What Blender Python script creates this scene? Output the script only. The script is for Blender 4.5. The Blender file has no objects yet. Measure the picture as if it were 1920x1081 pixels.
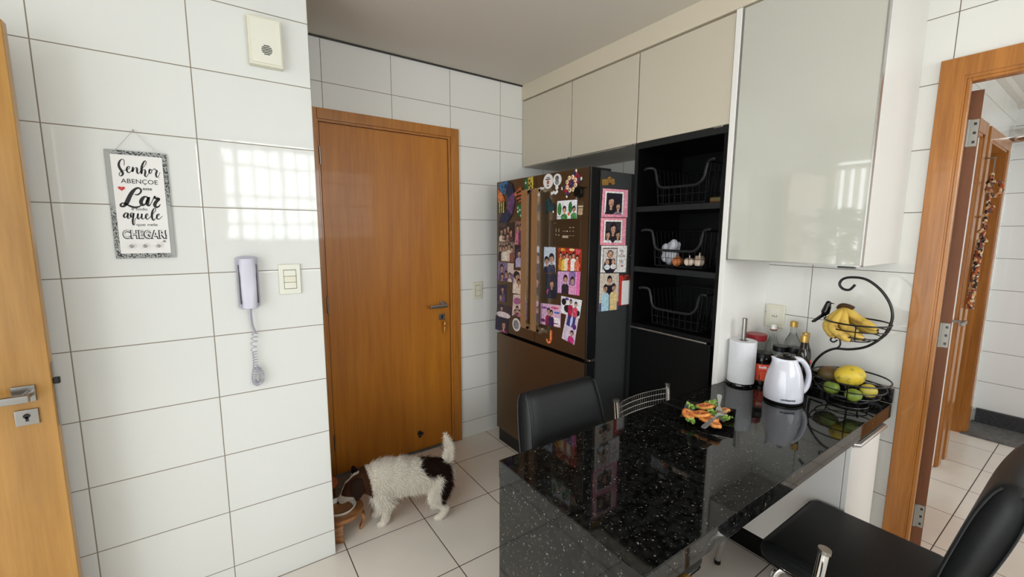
import bpy, bmesh, math, random
from mathutils import Vector, Matrix, Euler
random.seed(7)
S = bpy.context.scene
COL = S.collection
PI = math.pi
R = math.radians

# ------------------------------------------------------------------ materials
def lin(c):
    return tuple(((x/255)/12.92 if x/255 <= .04045 else ((x/255+.055)/1.055)**2.4) for x in c)

def mat(name, rgb, rough=.5, metal=0., spec=.5, coat=0., trans=0., ior=1.45, emit=None, estr=1., alpha=1.):
    m = bpy.data.materials.new(name); m.use_nodes = True
    b = m.node_tree.nodes['Principled BSDF']
    b.inputs['Base Color'].default_value = (*lin(rgb), 1)
    b.inputs['Roughness'].default_value = rough
    b.inputs['Metallic'].default_value = metal
    b.inputs['Specular IOR Level'].default_value = spec
    b.inputs['Coat Weight'].default_value = coat
    b.inputs['Coat Roughness'].default_value = .05
    b.inputs['Transmission Weight'].default_value = trans
    b.inputs['IOR'].default_value = ior
    b.inputs['Alpha'].default_value = alpha
    if emit:
        b.inputs['Emission Color'].default_value = (*lin(emit), 1); b.inputs['Emission Strength'].default_value = estr
    return m

class NT:
    def __init__(s, m): s.t = m.node_tree; s.b = s.t.nodes['Principled BSDF']
    def n(s, ty, **kw):
        x = s.t.nodes.new(ty)
        for k, v in kw.items():
            if k.startswith('i_'): x.inputs[k[2:].replace('_', ' ')].default_value = v
            else: setattr(x, k, v)
        return x
    def l(s, a, b): s.t.links.new(a, b)
    def math(s, op, a, b=None, clamp=False):
        x = s.n('ShaderNodeMath', operation=op); x.use_clamp = clamp
        for i, v in enumerate((a, b)):
            if v is None: continue
            if isinstance(v, (int, float)): x.inputs[i].default_value = v
            else: s.l(v, x.inputs[i])
        return x.outputs[0]
    def mix(s, fac, a, b):
        x = s.n('ShaderNodeMix', data_type='RGBA')
        for i, v in ((0, fac), (6, a), (7, b)):
            if isinstance(v, (int, float)): x.inputs[i].default_value = v
            elif isinstance(v, tuple): x.inputs[i].default_value = (*v, 1) if len(v) == 3 else v
            else: s.l(v, x.inputs[i])
        return x.outputs[2]
    def ramp(s, fac, stops):
        x = s.n('ShaderNodeValToRGB'); e = x.color_ramp.elements
        while len(e) < len(stops): e.new(.5)
        for k, (p, c) in zip(e, stops): k.position = p; k.color = (*c, 1) if len(c) == 3 else c
        s.l(fac, x.inputs[0]); return x.outputs[0]
    def maprange(s, v, a, b, c=0., d=1., smooth=False):
        x = s.n('ShaderNodeMapRange', clamp=True, interpolation_type='SMOOTHSTEP' if smooth else 'LINEAR')
        s.l(v, x.inputs[0])
        for i, q in zip((1, 2, 3, 4), (a, b, c, d)): x.inputs[i].default_value = q
        return x.outputs[0]

def tile_mat(name, ax, u0, w, v0, h, base, grout, gw=.003, rough=.05, wav=.15, pillow=.006, bevel=.12, axv=2, dirt=0., gv=None):
    """glazed tiles laid on a world grid: axes ax (columns) and axv (rows)"""
    m = mat(name, (200, 200, 200), rough, spec=.5); t = NT(m)
    g = t.n('ShaderNodeNewGeometry'); sp = t.n('ShaderNodeSeparateXYZ'); t.l(g.outputs['Position'], sp.inputs[0])
    def dist(o, o0, size):
        a = t.math('DIVIDE', t.math('SUBTRACT', o, o0), size)
        f = t.math('FRACT', t.math('ADD', a, .5))
        return t.math('MULTIPLY', t.math('ABSOLUTE', t.math('SUBTRACT', f, .5)), size), t.math('FLOOR', a)
    du, iu = dist(sp.outputs[ax], u0, w); dv, iv = dist(sp.outputs[axv], v0, h)
    if gv: dv = t.math('MULTIPLY', dv, gw/gv)
    d = t.math('MINIMUM', du, dv)
    line = t.maprange(d, gw*.5-.0004, gw*.5+.0004, 1., 0.)
    wn = t.n('ShaderNodeTexWhiteNoise', noise_dimensions='2D'); cb = t.n('ShaderNodeCombineXYZ')
    t.l(iu, cb.inputs[0]); t.l(iv, cb.inputs[1]); t.l(cb.outputs[0], wn.inputs['Vector'])
    v = t.maprange(wn.outputs['Value'], 0, 1, .985, 1.01)
    hs = t.n('ShaderNodeHueSaturation'); hs.inputs['Color'].default_value = (*lin(base), 1); t.l(v, hs.inputs['Value'])
    col = hs.outputs[0]
    if dirt:
        nz = t.n('ShaderNodeTexNoise', i_Scale=3.5, i_Detail=6.); t.l(g.outputs['Position'], nz.inputs['Vector'])
        dk = t.maprange(nz.outputs[0], .45, .75, 0, dirt)
        col = t.mix(dk, col, tuple(x*.72 for x in lin(base)))
    t.l(t.mix(line, col, lin(grout)), t.b.inputs['Base Color'])
    t.l(t.maprange(line, 0, 1, rough, .8), t.b.inputs['Roughness'])
    nz2 = t.n('ShaderNodeTexNoise', i_Scale=9., i_Detail=2.); t.l(g.outputs['Position'], nz2.inputs['Vector'])
    nz3 = t.n('ShaderNodeTexNoise', i_Scale=90., i_Detail=1.); t.l(g.outputs['Position'], nz3.inputs['Vector'])
    ht = t.math('ADD', t.maprange(d, gw*.5, gw*.5+pillow, 0., 1., True), t.math('ADD', t.math('MULTIPLY', nz2.outputs[0], wav*6), t.math('MULTIPLY', nz3.outputs[0], wav*.35)))
    bp = t.n('ShaderNodeBump', i_Strength=bevel*2, i_Distance=.0012)
    t.l(ht, bp.inputs['Height']); t.l(bp.outputs[0], t.b.inputs['Normal'])
    return m

def wood_mat(name, dark, light, axis=2, scale=1., rough=.32, coat=.25, fig=1.):
    m = mat(name, light, rough, coat=coat); t = NT(m)
    g = t.n('ShaderNodeTexCoord'); mp = t.n('ShaderNodeMapping')
    sc = [7*scale]*3; sc[axis] = .55*scale; mp.inputs['Scale'].default_value = sc
    t.l(g.outputs['Object'], mp.inputs[0])
    n1 = t.n('ShaderNodeTexNoise', i_Scale=2.2, i_Detail=6., i_Roughness=.6, i_Distortion=.6); t.l(mp.outputs[0], n1.inputs['Vector'])
    mp2 = t.n('ShaderNodeMapping'); sc2 = [60*scale]*3; sc2[axis] = 2.5*scale; mp2.inputs['Scale'].default_value = sc2
    t.l(g.outputs['Object'], mp2.inputs[0])
    n2 = t.n('ShaderNodeTexNoise', i_Scale=2., i_Detail=3.); t.l(mp2.outputs[0], n2.inputs['Vector'])
    f = t.math('ADD', t.math('MULTIPLY', n1.outputs[0], .72), t.math('MULTIPLY', n2.outputs[0], .28))
    mid = tuple((a+b)/2 for a, b in zip(lin(dark), lin(light)))
    t.l(t.ramp(f, [(.5-.13/fig, lin(dark)), (.5, mid), (.5+.13/fig, lin(light))]), t.b.inputs['Base Color'])
    bp = t.n('ShaderNodeBump', i_Strength=.04, i_Distance=.001); t.l(n2.outputs[0], bp.inputs['Height']); t.l(bp.outputs[0], t.b.inputs['Normal'])
    return m

def noisy(name, c1, c2, scale=20, rough=.5, lo=.4, hi=.6, detail=3., bump=0., **kw):
    m = mat(name, c1, rough, **kw); t = NT(m)
    g = t.n('ShaderNodeTexCoord'); n = t.n('ShaderNodeTexNoise', i_Scale=scale, i_Detail=detail)
    t.l(g.outputs['Object'], n.inputs['Vector'])
    t.l(t.ramp(n.outputs[0], [(lo, lin(c1)), (hi, lin(c2))]), t.b.inputs['Base Color'])
    if bump:
        bp = t.n('ShaderNodeBump', i_Strength=bump, i_Distance=.003); t.l(n.outputs[0], bp.inputs['Height']); t.l(bp.outputs[0], t.b.inputs['Normal'])
    return m

def granite(name):
    m = mat(name, (8, 8, 8), .05, spec=.42); t = NT(m)
    g = t.n('ShaderNodeNewGeometry')
    nz = t.n('ShaderNodeTexNoise', i_Scale=38., i_Detail=2.); t.l(g.outputs['Position'], nz.inputs['Vector'])
    vm = t.n('ShaderNodeVectorMath', operation='MULTIPLY_ADD'); t.l(nz.outputs['Color'], vm.inputs[0]); vm.inputs[1].default_value = (.022,)*3; t.l(g.outputs['Position'], vm.inputs[2])
    def flecks(sc, sz, thr, seed):
        v = t.n('ShaderNodeTexVoronoi', i_Scale=sc); mp = t.n('ShaderNodeMapping'); mp.inputs['Location'].default_value = (seed, seed*.7, seed*.3)
        t.l(vm.outputs[0], mp.inputs[0]); t.l(mp.outputs[0], v.inputs['Vector'])
        sx = t.n('ShaderNodeSeparateXYZ'); t.l(v.outputs['Color'], sx.inputs[0])
        a = t.maprange(v.outputs['Distance'], sz*.55, sz, 1., 0.)
        b = t.math('GREATER_THAN', sx.outputs[0], thr)
        return t.math('MULTIPLY', t.math('MULTIPLY', a, b), sx.outputs[1])
    f1 = flecks(85., .26, .83, 3.); f2 = flecks(170., .32, .74, 11.)
    f = t.math('ADD', t.math('MULTIPLY', f1, .55), t.math('MULTIPLY', f2, .34), True)
    n2 = t.n('ShaderNodeTexNoise', i_Scale=60., i_Detail=3.); t.l(g.outputs['Position'], n2.inputs['Vector'])
    base = t.ramp(n2.outputs[0], [(.4, (.0026, .0026, .0026)), (.66, (.013, .0132, .0125))])
    t.l(t.mix(f, base, (.42, .40, .34)), t.b.inputs['Base Color'])
    return m

WHITE_A = (226, 226, 222)
M = {}
M['tileA'] = tile_mat('white wall tile front', 0, -.434, .4015, .122, .2497, (217, 218, 215), (128, 118, 104), .0034)  # same tile as the far wall, toned darker to even out the light
M['tileB'] = tile_mat('white wall tile far', 0, .552, .4003, .122, .2497, (226, 225, 221), (100, 88, 76), .003)  # same tile, toned lighter to make up for weaker light in the recess
M['tileC'] = tile_mat('white wall tile right', 1, .466, .403, .122, .2497, (222, 221, 216), (100, 90, 78), .003)  # same tile again, tone set between the other two for the light
M['tileH'] = tile_mat('white wall tile hall', 0, .3, .6, .122, .2497, (226, 226, 222), (150, 140, 128), .003)
M['tileE'] = tile_mat('white wall tile hall end', 1, -.7, .9, .10, .2497, (226, 226, 224), (130, 122, 112), .004)
M['floor'] = tile_mat('white floor tile', 0, .4185, .4015, 2.0055, .4025, (226, 219, 209), (62, 48, 38), .0045, rough=.2, wav=.08, pillow=.004, bevel=.08, axv=1, dirt=.22)
M['ceil'] = mat('ceiling paint', (208, 202, 192), .8)
M['plaster'] = mat('pale plaster', (214, 210, 202), .8)
M['door'] = wood_mat('honey veneer', (156, 90, 14), (192, 122, 30), 2, .8, rough=.42, coat=.06, fig=.6)
M['frame'] = wood_mat('honey frame wood', (152, 94, 32), (180, 116, 42), 2, 1.3)
M['doorL'] = wood_mat('light honey veneer', (152, 108, 50), (180, 134, 68), 2, 1.1, rough=.3, fig=.7)
M['frameC'] = wood_mat('amber frame wood', (146, 90, 34), (176, 114, 48), 2, 1.2)
M['edge'] = wood_mat('brown door edge', (104, 62, 36), (118, 72, 42), 2, 1.2, rough=.6, coat=0)
M['beige'] = mat('beige lacquer', (202, 193, 176), .38, spec=.4)
M['beige2'] = mat('beige fascia', (212, 202, 182), .45)
M['whitelac'] = mat('white lacquer', (236, 234, 230), .35)
M['cabside'] = mat('white laminate', (206, 204, 200), .4)  # separate darker white, toned down against the back window's light
M['gloss'] = mat('white back painted glass', (194, 194, 184), .02, spec=.7, coat=1.)
M['alu'] = mat('anodised aluminium', (190, 190, 188), .28, metal=1.)
M['darkalu'] = mat('dark aluminium edge', (70, 68, 64), .4, metal=.8)
M['chrome'] = mat('chrome', (225, 225, 225), .14, metal=1.)
M['satin'] = mat('satin nickel', (150, 147, 142), .28, metal=1.)
M['black'] = mat('matt black board', (7, 7, 8), .4, spec=.25)
M['blackfront'] = mat('charcoal board edge', (28, 29, 30), .55, spec=.3)
M['blackgloss'] = mat('black gloss', (9, 9, 10), .12)
M['blackwire'] = mat('black coated wire', (14, 13, 13), .3)
M['wiregrey'] = mat('dark grey wire', (46, 46, 48), .3, metal=.5)
M['bandgrey'] = mat('dark basket band', (28, 29, 31), .4)
M['granite'] = granite('black granite')
M['leather'] = noisy('black leatherette', (16, 17, 18), (22, 23, 25), 160, .46, .35, .65, bump=.05, spec=.32)
M['piping'] = mat('dark piping', (36, 38, 40), .5)
M['inox'] = mat('bronze inox door', (112, 94, 72), .36, metal=.85)
M['inoxdark'] = mat('bronze inox panel', (78, 62, 44), .42, metal=.6)
M['fridgeside'] = mat('graphite fridge side', (62, 63, 64), .5, metal=.25)
M['fridgeblack'] = mat('black fridge trim', (14, 14, 15), .35)
M['handlegold'] = mat('bronze handle', (178, 146, 108), .42, metal=.6)
M['ivory'] = mat('ivory plastic', (216, 212, 194), .4)
M['cream'] = mat('cream plastic', (220, 219, 206), .35)
M['greyplastic'] = mat('lilac grey plastic', (202, 200, 214), .35)
M['greyplastic2'] = mat('grey plastic', (172, 170, 182), .4)
M['blackpl'] = mat('black plastic', (12, 12, 12), .3)
M['ink'] = mat('black ink', (26, 25, 26), .6)
M['greyink'] = mat('grey ink', (90, 90, 90), .7)
M['paper'] = mat('white card', (226, 224, 222), .6)
M['towel'] = noisy('white paper towel', (224, 225, 228), (214, 215, 220), 300, .9, bump=.15)
M['kettle'] = mat('white glossy plastic', (212, 213, 224), .14, coat=.5)
M['red'] = mat('red paint', (188, 50, 44), .5)
M['redlid'] = mat('dark red lid', (140, 32, 38), .35)
M['glass'] = mat('clear glass', (235, 240, 238), .03, trans=1., ior=1.3)
M['oil'] = mat('dark bottle glass', (26, 20, 12), .06, spec=.6)
M['gold'] = mat('gold cap', (196, 160, 84), .35, metal=.7)
M['amber'] = mat('dark spices', (70, 34, 16), .6)
M['clearfill'] = noisy('white grain', (200, 196, 180), (170, 160, 140), 200, .8)
M['orangelabel'] = mat('orange red label', (214, 74, 44), .5)
M['steelwood'] = wood_mat('stand wood', (116, 72, 38), (164, 112, 64), 0, 3., rough=.5)
M['ceramic'] = mat('white ceramic', (232, 230, 226), .12)
M['grit'] = noisy('dark pet food', (44, 28, 18), (72, 48, 30), 150, .8)
M['greycloth'] = noisy('grey doormat pile', (118, 112, 102), (92, 88, 80), 120, .95, bump=.4)
M['mustard'] = noisy('mustard fabric', (186, 132, 36), (160, 108, 26), 90, .85, bump=.2)
M['greystone'] = noisy('grey stone slab', (106, 104, 102), (84, 83, 82), 40, .6)
M['darkstone'] = noisy('dark stone kerb', (52, 52, 54), (40, 40, 42), 50, .5)
M['dogwhite'] = mat('white dog hair', (246, 240, 228), .9, spec=.2)
M['dogbrown'] = mat('brown dog hair', (82, 52, 36), 1., spec=.1)
M['dogdark'] = mat('dark brown dog hair', (44, 29, 22), 1., spec=.1)
M['dogskin'] = mat('pale dog skin', (214, 200, 184), .8)
M['nose'] = mat('black nose', (22, 18, 18), .35)
M['banana'] = noisy('ripe banana skin', (206, 172, 78), (128, 92, 40), 26, .5, .52, .72, detail=6.)
M['bananatip'] = mat('banana stem', (70, 46, 24), .8)
M['papaya'] = noisy('yellow papaya skin', (208, 180, 56), (116, 118, 48), 34, .45, .52, .66, detail=8.)
M['lime'] = noisy('green lime skin', (118, 136, 50), (88, 114, 42), 30, .38, bump=.1)
M['mango'] = noisy('yellow mango skin', (190, 176, 72), (176, 152, 56), 14, .45)
M['avocado'] = noisy('dark mottled mango skin', (92, 82, 46), (120, 66, 40), 10, .5)
M['lettuce'] = noisy('green lettuce', (166, 196, 98), (92, 134, 48), 90, .5)
M['ring'] = noisy('orange roasted slice', (222, 152, 76), (196, 112, 50), 50, .42, bump=.1)
M['ringin'] = noisy('orange slice heart', (206, 128, 84), (170, 88, 56), 70, .45)
M['fork'] = mat('stainless cutlery', (215, 215, 215), .34, metal=1.)
M['onion'] = noisy('onion skin', (196, 116, 62), (170, 92, 46), 20, .4)
M['garlic'] = noisy('garlic skin', (226, 206, 186), (196, 168, 150), 30, .6)
M['bag'] = mat('white plastic bag', (176, 178, 186), .35)
M['gold2'] = mat('gold letters', (200, 150, 82), .35, metal=.6)
M['sky'] = mat('bright overcast daylight', (255, 255, 255), 1., emit=(244, 248, 255), estr=.7)
M['brick'] = mat('pink house wall outside', (226, 178, 160), 1.)
M['blind'] = mat('vertical blind slat', (236, 234, 226), .7)
M['leaf'] = mat('palm leaf', (54, 84, 40), .5)
M['terracotta'] = mat('plant pot', (120, 80, 60), .8)
M['flange'] = mat('brushed steel hinge', (150, 148, 140), .5, metal=.5)

# ------------------------------------------------------------------ geometry helpers
ORG = {}
def thing(name, label=None, cat=None, loc=(0, 0, 0), group=None, kind=None):
    o = bpy.data.objects.new(name, None); COL.objects.link(o); o.location = loc; o.empty_display_size = .05
    ORG[o.name] = Vector(loc)
    return tag(o, label, cat, group, kind)

def tag(o, label=None, cat=None, group=None, kind=None):
    if label: o['label'] = label
    if cat: o['category'] = cat
    if group: o['group'] = group
    if kind: o['kind'] = kind
    return o

def wloc(o):
    v = Vector((0, 0, 0))
    while o is not None: v += Vector(o.location); o = o.parent
    return v

def link_mesh(name, me, mats, parent=None, smooth=False, origin=None):
    """me holds world coordinates; the object gets its origin at `origin` (or the parent's)"""
    for x in (mats if isinstance(mats, (list, tuple)) else [mats]): me.materials.append(x)
    o = bpy.data.objects.new(name, me); COL.objects.link(o)
    base = wloc(parent) if parent else Vector((0, 0, 0))
    if origin is None and parent is None:
        if len(me.vertices):
            xs = [v.co for v in me.vertices]
            origin = Vector((sum(v.x for v in xs)/len(xs), sum(v.y for v in xs)/len(xs), min(v.z for v in xs)))
    org = Vector(origin) if origin is not None else base
    me.transform(Matrix.Translation(-org)); o.location = org-base
    if parent: o.parent = parent
    if smooth:
        for p in me.polygons: p.use_smooth = True
        if smooth != 'all':
            try: me.set_sharp_from_angle(angle=R(38))
            except Exception: pass
            wn = o.modifiers.new('weighted', 'WEIGHTED_NORMAL'); wn.keep_sharp = True; wn.weight = 60
    return o

def obj(name, bm, m, parent=None, smooth=False, origin=None):
    bmesh.ops.recalc_face_normals(bm, faces=bm.faces)
    me = bpy.data.meshes.new(name); bm.to_mesh(me); bm.free()
    return link_mesh(name, me, m, parent, smooth, origin)

def struct(name, bm, m, label=None, smooth=False):
    return tag(obj(name, bm, m, smooth=smooth), label, None, None, 'structure')

def B(): return bmesh.new()

def box(bm, x0, x1, y0, y1, z0, z1, bev=0., seg=2, mi=0, T=None):
    r = bmesh.ops.create_cube(bm, size=1.)
    vs = r['verts']
    for v in vs:
        v.co = Vector(((x0+x1)/2+v.co.x*(x1-x0), (y0+y1)/2+v.co.y*(y1-y0), (z0+z1)/2+v.co.z*(z1-z0)))
    fs = set(f for v in vs for f in v.link_faces)
    if bev > 0:
        es = list(set(e for v in vs for e in v.link_edges))
        q = bmesh.ops.bevel(bm, geom=es, offset=bev, segments=seg, profile=.5, affect='EDGES')
        vs = list(set(v for f in q['faces'] for v in f.verts) | set(v for v in vs if v.is_valid))
        fs = set(f for v in vs for f in v.link_faces)
    for f in fs: f.material_index = mi
    if T is not None: bmesh.ops.transform(bm, matrix=T, verts=vs)
    return vs

def ring(bm, c, u, v, r, n, r2=None):
    r2 = r if r2 is None else r2
    return [bm.verts.new(c+u*(r*math.cos(2*PI*i/n))+v*(r2*math.sin(2*PI*i/n))) for i in range(n)]

def bridge(bm, a, b, mi=0, close=True):
    n = len(a)
    for i in range(n if close else n-1):
        f = bm.faces.new((a[i], a[(i+1) % n], b[(i+1) % n], b[i])); f.material_index = mi

def cap(bm, a, mi=0):
    try: f = bm.faces.new(a); f.material_index = mi
    except ValueError: pass

def tube(bm, pts, r, n=8, mi=0, closed=False, flat=1., up=None):
    pts = [Vector(p) for p in pts]
    rs = r if isinstance(r, (list, tuple)) else [r]*len(pts)
    N = len(pts); prev = None; u = None; first = None
    for i, p in enumerate(pts):
        if closed: d = pts[(i+1) % N]-pts[(i-1) % N]
        else: d = pts[min(i+1, N-1)]-pts[max(i-1, 0)]
        if d.length < 1e-9: d = Vector((0, 0, 1))
        d.normalize()
        if u is None:
            a = Vector(up) if up else (Vector((0, 0, 1)) if abs(d.z) < .9 else Vector((1, 0, 0)))
            u = (a-d*a.dot(d)).normalized()
        else:
            u = (u-d*u.dot(d))
            u = u.normalized() if u.length > 1e-6 else d.orthogonal().normalized()
        v = d.cross(u)
        k = ring(bm, p, u, v, rs[i]*flat, n, rs[i])
        if prev: bridge(bm, prev, k, mi)
        else: first = k
        prev = k
    if closed:
        # align the seam
        best = min(range(n), key=lambda s: sum((prev[(j+s) % n].co-first[j].co).length for j in range(n)))
        pr = prev[best:]+prev[:best]; bridge(bm, pr, first, mi)
    else: cap(bm, first[::-1], mi); cap(bm, prev, mi)

def cyl(bm, a, b, r, n=20, mi=0, r2=None): tube(bm, [a, b], [r, r2 if r2 is not None else r], n, mi)

def lathe(bm, c, prof, n=28, mi=0, axis=None, capends=True):
    """prof: (radius, height) along +Z (or axis) from point c"""
    c = Vector(c); d = Vector(axis).normalized() if axis else Vector((0, 0, 1))
    u = d.orthogonal().normalized() if axis else Vector((1, 0, 0)); v = d.cross(u)
    prev = None; first = None
    for r, h in prof:
        k = ring(bm, c+d*h, u, v, max(r, 1e-4), n)
        if prev: bridge(bm, prev, k, mi)
        else: first = k
        prev = k
    if capends: cap(bm, first[::-1], mi); cap(bm, prev, mi)

def prism(bm, poly, d, mi=0, bev=0.):
    """poly: list of 3D points (planar) extruded by vector d"""
    a = [bm.verts.new(Vector(p)) for p in poly]; b = [bm.verts.new(Vector(p)+Vector(d)) for p in poly]
    fs = [bm.faces.new(a[::-1]), bm.faces.new(b)]; n = len(a)
    for i in range(n): fs.append(bm.faces.new((a[i], a[(i+1) % n], b[(i+1) % n], b[i])))
    for f in fs: f.material_index = mi
    if bev > 0:
        es = list(set(e for f in fs for e in f.edges))
        bmesh.ops.bevel(bm, geom=es, offset=bev, segments=3, profile=.5, affect='EDGES')

def ball(bm, c, r, n=16, mi=0, sc=(1, 1, 1), rot=None):
    q = bmesh.ops.create_uvsphere(bm, u_segments=n, v_segments=max(6, n*2//3), radius=1.)
    vs = q['verts']; Tm = Matrix.Translation(Vector(c)) @ (rot.to_matrix().to_4x4() if rot else Matrix.Identity(4)) @ Matrix.Diagonal((r*sc[0], r*sc[1], r*sc[2], 1))
    bmesh.ops.transform(bm, matrix=Tm, verts=vs)
    for f in set(f for v in vs for f in v.link_faces): f.material_index = mi
    return vs

def bez(pts, k=6, closed=False):
    """Catmull-Rom resampling"""
    P = [Vector(p) for p in pts]; out = []; N = len(P)
    rng = range(N) if closed else range(N-1)
    for i in rng:
        p0 = P[(i-1) % N] if closed or i > 0 else P[0]; p1 = P[i]; p2 = P[(i+1) % N]; p3 = P[(i+2) % N] if closed or i+2 < N else P[-1]
        for j in range(k):
            t = j/k
            out.append(.5*((2*p1)+(p2-p0)*t+(2*p0-5*p1+4*p2-p3)*t*t+(3*p1-p0-3*p2+p3)*t**3))
    if not closed: out.append(P[-1])
    return out

def text_mesh(s, size, align='LEFT', bold=0., shear=0., depth=.0002):
    c = bpy.data.curves.new('t', 'FONT'); c.body = s; c.size = size; c.align_x = align; c.offset = bold; c.shear = shear; c.extrude = depth; c.resolution_u = 3
    o = bpy.data.objects.new('t', c); COL.objects.link(o)
    bpy.context.view_layer.update()
    me = bpy.data.meshes.new_from_object(o.evaluated_get(bpy.context.evaluated_depsgraph_get()))
    bpy.data.objects.remove(o); bpy.data.curves.remove(c)
    return me

def add_text(bm, s, size, origin, ux, uy, width=None, mi=0, **kw):
    """lettering laid on a surface: origin, text direction ux, text up uy"""
    me = text_mesh(s, size, **kw)
    if width and len(me.vertices):
        xs = [v.co.x for v in me.vertices]; f = width/(max(xs)-min(xs))
        for v in me.vertices: v.co.x *= f
    ux = Vector(ux).normalized(); uy = Vector(uy).normalized(); uz = ux.cross(uy)
    T = Matrix((( ux.x, uy.x, uz.x, origin[0]), (ux.y, uy.y, uz.y, origin[1]), (ux.z, uy.z, uz.z, origin[2]), (0, 0, 0, 1)))
    me.transform(T)
    n0 = len(bm.faces); bm.from_mesh(me); bm.faces.ensure_lookup_table()
    for f in bm.faces[n0:]: f.material_index = mi
    bpy.data.meshes.remove(me)

def blobmesh(chains, voxel=.006, smooth=6, fac=.5):
    """union of swept spheres turned into one continuous surface (world coordinates)"""
    bm = B()
    for ch in chains:
        for i in range(len(ch)-1):
            (p, r), (q, s) = ch[i], ch[i+1]; p = Vector(p); q = Vector(q); L = (q-p).length
            k = max(1, int(L/(min(r, s)*.45)))
            for j in range(k+1):
                t = j/k; bmesh.ops.create_icosphere(bm, subdivisions=2, radius=r+(s-r)*t, matrix=Matrix.Translation(p+(q-p)*t))
    me = bpy.data.meshes.new('b'); bm.to_mesh(me); bm.free()
    o = bpy.data.objects.new('b', me); COL.objects.link(o)
    a = o.modifiers.new('r', 'REMESH'); a.mode = 'VOXEL'; a.voxel_size = voxel
    s = o.modifiers.new('s', 'SMOOTH'); s.iterations = smooth; s.factor = fac
    bpy.context.view_layer.update()
    out = bpy.data.meshes.new_from_object(o.evaluated_get(bpy.context.evaluated_depsgraph_get()))
    bpy.data.objects.remove(o); bpy.data.meshes.remove(me)
    return out

def dup(root, loc, rz=0., label=None, group=None, name=None):
    r = root.copy(); COL.objects.link(r); r.location = loc; r.rotation_euler = (0, 0, rz)
    if label: r['label'] = label
    if group: r['group'] = group
    for ch in list(root.children):
        c = ch.copy(); COL.objects.link(c); c.parent = r
        for g in ch.children:
            d = g.copy(); COL.objects.link(d); d.parent = c
    return r

# ------------------------------------------------------------------ measured room
YA, XA, YB, XC, XF, ZC = 2.012, .369, 2.695, 2.38, 1.95, 2.608
ZT = .81

# floor, ceiling
bm = B(); box(bm, -1.45, 5.3, -2.05, 2.95, -.06, 0); struct('floor', bm, M['floor'])
bm = B(); box(bm, -1.45, 2.38, -2.05, 2.95, ZC, ZC+.1); struct('ceiling', bm, M['ceil'])
bm = B(); box(bm, 2.38, 5.3, -1.35, .8, 2.535, 2.7); struct('ceiling', bm, M['plaster'])

# tiled wall beside the phone, and the recessed far wall round the closed door
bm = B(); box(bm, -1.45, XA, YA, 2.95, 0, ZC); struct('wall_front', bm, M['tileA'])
bm = B()
box(bm, XA, .475, YB, 2.85, 0, ZC); box(bm, 1.38, 2.53, YB, 2.85, 0, ZC); box(bm, .475, 1.38, YB, 2.85, 2.195, ZC)
struct('wall_far', bm, M['tileB'])
# right wall with the doorway to the hall
bm = B()
box(bm, XC, 2.46, .427, YB, 0, ZC); box(bm, XC, 2.46, -2.05, -.43, 0, ZC); box(bm, XC, 2.46, -.43, .427, 2.125, ZC)
struct('wall_right', bm, M['tileC'])
# wall behind the camera with a barred window, left wall with a wide glazed opening; both openings widened for more light
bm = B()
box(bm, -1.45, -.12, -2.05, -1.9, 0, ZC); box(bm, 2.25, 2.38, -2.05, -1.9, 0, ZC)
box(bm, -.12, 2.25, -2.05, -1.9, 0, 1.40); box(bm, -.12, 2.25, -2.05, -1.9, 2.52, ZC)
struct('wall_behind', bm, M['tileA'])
bm = B()
box(bm, -1.45, -1.3, 1.83, YA, 0, ZC); box(bm, -1.45, -1.3, -2.05, -1.7, 0, ZC)
box(bm, -1.45, -1.3, -1.7, 1.83, 2.30, ZC)
struct('wall_left', bm, M['plaster'])
# hall
bm = B()
box(bm, 2.46, 3.12, .595, .75, 0, 2.535); box(bm, 3.90, 4.03, .595, .75, 0, 2.535); box(bm, 4.74, 5.2, .595, .75, 0, 2.535)
box(bm, 3.12, 3.90, .595, .75, 2.15, 2.535); box(bm, 4.03, 4.74, .595, .75, 2.15, 2.535)
struct('wall_hall_left', bm, M['tileH'])
bm = B(); box(bm, 5.05, 5.2, -1.35, .595, 0, 2.535); struct('wall_hall_end', bm, M['tileE'])
bm = B(); box(bm, 2.46, 2.9, -1.35, -1.2, 0, 2.535); box(bm, 4.9, 5.2, -1.35, -1.2, 0, 2.535); box(bm, 2.9, 4.9, -1.35, -1.2, 2.3, 2.535); box(bm, 2.9, 4.9, -1.35, -1.2, 0, .5)
struct('wall_hall_right', bm, M['plaster'])
bm = B(); box(bm, 4.03, 4.74, .95, 1., 0, 2.2); box(bm, 3.98, 4.03, .75, 1., 0, 2.2); box(bm, 4.74, 4.79, .75, 1., 0, 2.2); box(bm, 3.98, 4.79, .75, 1., 2.15, 2.2)
struct('wall_side_room', bm, M['plaster'])
bm = B(); box(bm, 4.66, 5.05, -1.2, .595, 0, .014); struct('trim_1', bm, M['greystone'])
bm = B(); box(bm, 5.018, 5.05, -1.2, .575, .014, .125); struct('trim_2', bm, M['darkstone'])
bm = B(); box(bm, 4.99, 5.05, -1.2, .595, 2.47, 2.535); box(bm, 2.46, 5.05, .555, .595, 2.49, 2.535); struct('trim_3', bm, M['ceil'])
# slim dark strip standing in for the shaded gap where the far wall meets the ceiling
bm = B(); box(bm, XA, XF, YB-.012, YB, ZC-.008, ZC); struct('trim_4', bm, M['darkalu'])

# daylight outside the windows
bm = B(); box(bm, -2.6, 4.4, -3.3, -3.25, .2, 4.6); box(bm, -3.0, -2.95, -3.2, 3.6, -.2, 4.2)
box(bm, 2.6, 5.2, -2.2, -2.15, 0, 3.0)
tag(obj('sky_backdrop', bm, M['sky']), None, None, None, 'structure')
bm = B(); box(bm, -.75, .16, -2.95, -2.85, .9, 3.4); tag(obj('neighbour_house_wall', bm, M['brick']), None, None, None, 'structure')

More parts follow.
